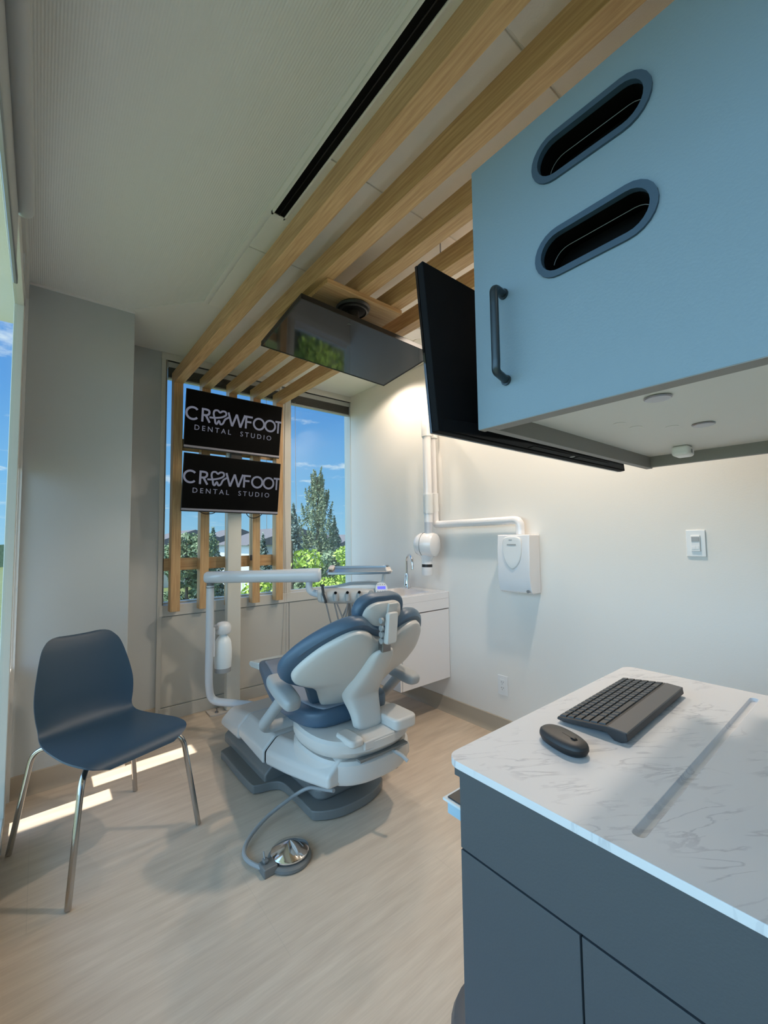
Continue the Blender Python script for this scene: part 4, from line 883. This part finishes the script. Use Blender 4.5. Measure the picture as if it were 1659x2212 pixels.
# keypad
kc = UM @ Vector((.188, -.085, .040)); kn_ = Vector((-.45, -.80, .42)).normalized(); KP = Matrix.Translation(kc) @ kn_.to_track_quat('Z', 'Y').to_matrix().to_4x4()
kp = MB().prism([(a*.95, b_*1.25) for a, b_ in [(.040*math.cos(q), .040*math.sin(q)) for q in [2*math.pi*j/32 for j in range(32)]]], KP @ Vector((0, 0, -.006)), KP.to_3x3() @ Vector((1, 0, 0)), KP.to_3x3() @ Vector((0, 1, 0)), KP.to_3x3() @ Vector((0, 0, .012))).build('keypad', WPLAS, t, bevel=.003)
MB().box(-.025, .000, .0055, .025, .018, .0068, KP).build('lcd', LED, kp, label='blue lit display')
bt = MB()
for k in range(4): bt.cyl(KP @ Vector((-.021+k*.014, .029, .0055)), KP @ Vector((-.021+k*.014, .029, .0075)), .0032, seg=10)
for k in range(4): bt.box(-.029+k*.0145, -.018, .0055, -.019+k*.0145, -.010, .0070, KP)
bt.build('button', CHGL, kp)
MB().cyl(UM @ Vector((.19, -.02, .01)), kc, .012, seg=10).build('keypad_stalk', CHW, t)
# tray stem and holder
TM = Matrix.Translation((1.60, 2.235, 1.005)) @ Matrix.Rotation(R(-37), 4, 'Z') @ Matrix.Rotation(R(3.5), 4, 'X')
MB().cyl(UM @ Vector((.200, .02, .03)), TM @ Vector((.165, .02, -.006)), .011, seg=14).box(.12, -.01, -.010, .215, .04, -.003, TM).build('tray_stem', WPLAS, t)
t = thing('instrument_tray', 'shallow stainless steel instrument tray with white corner grips above the delivery unit', 'tray', tuple(TM.translation))
MB().holed(rrect(-.20, -.15, .20, .15, .02), [rrect(-.188, -.138, .188, .138, .016)], TM @ Vector((0, 0, 0)), TM.to_3x3() @ Vector((1, 0, 0)), TM.to_3x3() @ Vector((0, 1, 0)), (0, 0, .016)).build('tray_rim', STEEL, t, bevel=.002)
MB().box(-.19, -.14, -.002, .19, .14, .003, TM).build('tray_floor', STEEL, t)
for (a, b_) in ((-.195, -1), (.175, 1)):
    MB().box(a-.008, -.14 if b_ > 0 else .0, .004, a+.028, .0 if b_ > 0 else .14, .024, TM).build('tray_grip', mat('grip_cream', (.70, .62, .54), .35), t, bevel=.008)

# ------------------------------------------------------------------ water bottle beside the arm
bp_ = Vector((.945, 2.86, .36))
t = thing('water_bottle', 'milky white water bottle with a domed cap hanging beside the delivery arm', 'bottle', tuple(bp_))
MB().lathe([(0, 0), (.045, 0), (.050, .01), (.056, .09), (.056, .14), (.050, .19), (.045, .205), (.028, .228), (.022, .235), (.022, .25), (0, .25)], tuple(bp_)).build('vessel', FROST, t)
MB().lathe([(.0455, .0), (.0505, .0), (.0515, .028), (.050, .03)], tuple(bp_)).build('base_ring', CHGL, t)
MB().lathe([(.0, .245), (.044, .245), (.050, .255), (.050, .29), (.046, .302), (.034, .316), (.015, .322), (0, .323)], tuple(bp_)).build('cap', WPLAS, t)
MB().box(.864, 2.82, .64, .90, 2.86, .67).build('bracket', CHGL, t, bevel=.004)
MB().box(.865, 2.80, .48, .875, 2.84, .66).build('hanger_rail', WPLAS, t)

# ------------------------------------------------------------------ foot pedal
pc = Vector((.768, 1.548, 0))
t = thing('foot_control', 'round chrome foot pedal on a grey base with a cord to the chair', 'foot pedal', tuple(pc))
MB().lathe([(0, 0), (.080, 0), (.084, .006), (.082, .014), (.074, .020), (0, .020)], (pc.x, pc.y, .0)).build('pedal_base', CHG, t)
n8 = 16; o = []
pm = Matrix.Translation((pc.x+.004, pc.y+.004, .0)) @ Matrix.Rotation(R(0), 4, 'X')
MB().rings([[pm @ Vector((r_*math.cos(2*math.pi*j/40), r_*math.sin(2*math.pi*j/40), z)) for j in range(40)] for r_, z in ((.066, .022), (.072, .026), (.072, .031), (.069, .034), (.035, .050), (.001, .066))]).build('pedal_disc', CHROME, t)
MB().box(pc.x-.115, pc.y-.035, .0, pc.x-.062, pc.y+.02, .032).box(pc.x-.105, pc.y-.01, .032, pc.x-.085, pc.y+.015, .044).build('switch_block', CHG, t, bevel=.005)
MB().tube([(pc.x-.096, pc.y+.005, .04), (pc.x-.098, pc.y+.012, .066)], .003, seg=8).build('toggle', CHGL, t)
p_ = [at(560, 1865, Z=.018), at(540, 1864, Z=.014), at(527, 1850, Z=.013), at(528, 1828, Z=.014), at(545, 1800, Z=.02), at(580, 1760, Z=.03), at(640, 1715, Z=.062), at(668, 1700, Z=.09), Vector((1.0, 1.60, .14))]
p_[0] = Vector((pc.x-.10, pc.y-.01, .016))
MB().tube(p_, .0082, fil=.05, seg=10).build('cord', CHGL, t)

# ------------------------------------------------------------------ outdoors
GZ = -3.5
GR = leafmat('lawn', (.10, .13, .04), (.18, .20, .07))
g = MB().box(-150, -60, GZ-.2, 150, 220, GZ).build('ground', GR); g['kind'] = 'structure'
ASPH = mat('asphalt', (.20, .20, .20), .8)
tag(oneobj(MB().box(-30, 13, GZ+.001, 40, 19, GZ+.03), 'parking_lane', ASPH, 'grey asphalt lane below the window', 'road', (5, 16, GZ)), kind='structure')
def crown(mb, n_, shape, leaf, rnd):
    for i in range(n_):
        p, nn = shape(rnd); a = Vector((rnd.uniform(-1, 1), rnd.uniform(-1, 1), rnd.uniform(-.6, 1))).normalized(); nn = (nn*.6+a).normalized()
        u_ = nn.orthogonal().normalized(); u_ = Quaternion(nn, rnd.uniform(0, 6.28)) @ u_; v_ = nn.cross(u_); s_ = leaf*rnd.uniform(.6, 1.3)
        mb.bm.faces.new([mb.bm.verts.new(p+u_*s_), mb.bm.verts.new(p+v_*s_*.5), mb.bm.verts.new(p-u_*s_), mb.bm.verts.new(p-v_*s_*.5)])
BARK = mat('bark', (.12, .09, .06), .9)
def tree(name, label, cat, group, x, y, h, rad, kind, m, n_, leaf, seed):
    rnd = random.Random(seed); t = thing(name, label, cat, (x, y, GZ), 0, group)
    MB().tube([(x, y, GZ), (x, y, GZ+h*.4), (x, y, GZ+h*.92)], [h*.018, h*.014, h*.003], seg=8).build('trunk', BARK, t)
    def column(r_):
        # upright poplar: clusters of steep flame-like sprigs
        k_ = r_.randrange(170); q_ = random.Random(seed*97+k_); u_ = q_.random()**.85
        prof_ = ((0, .55), (.15, .85), (.35, 1), (.55, .92), (.72, .66), (.86, .36), (1, .06))
        env = next(a1+(b1-a1)*(u_-a0)/(b0-a0) for (a0, a1), (b0, b1) in zip(prof_, prof_[1:]) if u_ <= b0)
        a = q_.uniform(0, 6.283); rr_ = rad*env*math.sqrt(q_.random())*.88; ln = .9+.5*q_.random(); f_ = r_.random()
        base_ = Vector((x+math.cos(a)*rr_, y+math.sin(a)*rr_, GZ+h*(.08+.86*u_)))
        th = (1-f_)**.6*.30*(.4+.6*env)
        return base_+Vector((math.cos(a)*f_*.22+r_.gauss(0, 1)*th*.5, math.sin(a)*f_*.22+r_.gauss(0, 1)*th*.5, (f_-.4)*ln)), Vector((math.cos(a), math.sin(a), .2))
    def conif(r_):
        u_ = r_.random(); u_ = 1-math.sqrt(u_); z = h*(.06+.94*u_); tier = (z*1.5) % 1.0; env = rad*(1-u_)*(.62+.38*(1-tier)); a = r_.uniform(0, 6.283)
        env *= .8+.3*noise.noise(Vector((math.cos(a)*2, math.sin(a)*2, z*.8+seed)))*1.6; q = r_.random()**.35
        return Vector((x+math.cos(a)*env*q, y+math.sin(a)*env*q, GZ+z-.25*q)), Vector((math.cos(a)*.4, math.sin(a)*.4, 1))
    def bush(r_):
        k_ = r_.randrange(14); rr_ = random.Random(seed*31+k_); c_ = Vector((rr_.uniform(-.75, .75)*rad, rr_.uniform(-.75, .75)*rad, h*rr_.uniform(.45, .92)))
        d_ = Vector((r_.gauss(0, 1), r_.gauss(0, 1), r_.gauss(0, 1))).normalized(); return Vector((x, y, GZ))+c_+Vector((d_.x, d_.y, d_.z*.7))*rad*.45*(.6+.4*r_.random()), d_
    k = MB(); crown(k, n_, {'column': column, 'conifer': conif, 'bush': bush}[kind], leaf, rnd); k.build('crown', m, t, flat=True)
POP = leafmat('hazy_poplar_leaves', (.13, .17, .09), (.25, .30, .18)); SPR = leafmat('hazy_spruce_needles', (.11, .16, .13), (.22, .28, .24)); BSH = leafmat('fresh_leaves', (.28, .42, .05), (.50, .62, .12)); HED = leafmat('hazy_dark_leaves', (.11, .16, .08), (.20, .26, .14))  # poplar, spruce and dark leaf colours lightened to paint in distance haze
def gxy(px, D):
    d_ = ray(px, 1160); return d_.x*D/d_.y, D
x, y = gxy(686, 24); tree('poplar_tree', 'tall upright poplar tree rising above the others outside the right window', 'tree', 'trees outside', x, y, 9.3, 1.5, 'column', POP, 20000, .07, 3)
x, y = gxy(634, 21); tree('spruce_tree', 'grey-green spruce tree left of the tall poplar', 'tree', 'trees outside', x, y, 6.9, 2.0, 'conifer', SPR, 9000, .10, 5)
x, y = gxy(722, 27); tree('spruce_tree', 'bluish spruce tree right of the tall poplar', 'tree', 'trees outside', x, y, 6.6, 2.3, 'conifer', SPR, 9000, .11, 8)
x, y = gxy(460, 23); tree('spruce_tree', 'spruce tree seen between the oak battens left of the white column', 'tree', 'trees outside', x, y, 5.6, 1.6, 'conifer', SPR, 7000, .12, 11)
x, y = gxy(568, 28); tree('spruce_tree', 'spruce tree seen between the two right oak battens', 'tree', 'trees outside', x, y, 5.3, 1.6, 'conifer', SPR, 7000, .12, 12)
x, y = gxy(405, 17); tree('birch_tree', 'pale leafy tree behind the left oak battens', 'tree', 'trees outside', x, y, 5.2, 1.2, 'bush', HED, 6000, .08, 13)
x, y = gxy(672, 17); tree('leafy_bush', 'dark bushes massed under the tall poplar', 'bush', 'bushes outside', x, y, 4.3, 1.6, 'bush', HED, 9000, .09, 14)
x, y = gxy(735, 12); tree('leafy_bush', 'dark bush at the right under the spruce', 'bush', 'bushes outside', x, y, 4.3, 1.3, 'bush', HED, 8000, .08, 15)
x, y = gxy(630, 5.4); tree('young_maple', 'bright yellow-green treetop just outside the right window, left half', 'bush', 'bright treetops outside', x, y, 5.1, .60, 'bush', BSH, 3600, .042, 21)
x, y = gxy(700, 6.6); tree('young_maple', 'bright yellow-green treetop just outside the right window, middle', 'bush', 'bright treetops outside', x, y, 4.35, .55, 'bush', BSH, 3600, .042, 22)
x, y = gxy(772, 5.6); tree('young_maple', 'bright yellow-green treetop at the right edge of the right window', 'bush', 'bright treetops outside', x, y, 5.15, .45, 'bush', BSH, 3200, .035, 23)
x, y = gxy(520, 8.2); tree('young_maple', 'bright green treetop low behind the right oak battens', 'bush', 'bright treetops outside', x, y, 3.1, .8, 'bush', BSH, 3600, .04, 24)
# houses and a far wooded ridge
STUC = mat('stucco', (.52, .53, .55), .8); ROOF = mat('shingle', (.13, .12, .13), .8); DWIN = mat('dark_window', (.03, .04, .05), .1)
def house(label, x, y, w_, d_, h_, rh, m):
    t = thing('house', label, 'house', (x, y, GZ), 0, 'houses beyond the trees')
    b_ = MB().box(x-w_/2, y, GZ, x+w_/2, y+d_, GZ+h_).build('wall', m, t)
    MB().prism([(-w_/2-.4, 0), (w_/2+.4, 0), (0, rh)], (x, y-.4, GZ+h_), (1, 0, 0), (0, 0, 1), (0, d_+.8, 0)).build('roof', ROOF, t)
    for k in (-.28, 0, .28): MB().box(x+k*w_-.6, y-.03, GZ+h_*.35, x+k*w_+.6, y-.001, GZ+h_*.7).build('house_window', DWIN, b_)
x, y = gxy(640, 36); house('grey house with a dark roof behind the spruce left of the poplar', x, y, 9, 8, 4.2, 1.6, STUC)
x, y = gxy(770, 48); house('pale house with a dark gable at the right edge of the window', x, y, 7, 8, 3.6, 1.6, mat('pale_siding', (.50, .50, .56), .8))
x, y = gxy(420, 47); house('pale house seen between the oak battens on the left', x, y, 10, 8, 4.0, 1.8, mat('beige_siding', (.50, .46, .40), .8))
x, y = gxy(520, 60); house('brown house seen just right of the white column', x, y, 9, 8, 4.4, 1.8, mat('brown_siding', (.28, .22, .18), .8))
rg = MB(); A = []
for i in range(61):
    xx = -80+i*5; h_ = 3.6+1.2*noise.noise(Vector((xx*.05, 0, 0)))+.5*noise.noise(Vector((xx*.6, 1, 0))); A.append((xx, h_+1.2))
rg.prism([(-80, 0)]+A+[(220, 0)], (0, 110, GZ), (1, 0, 0), (0, 0, 1), (0, 8, 0)); rg.build('wooded_ridge', HED)['kind'] = 'structure'
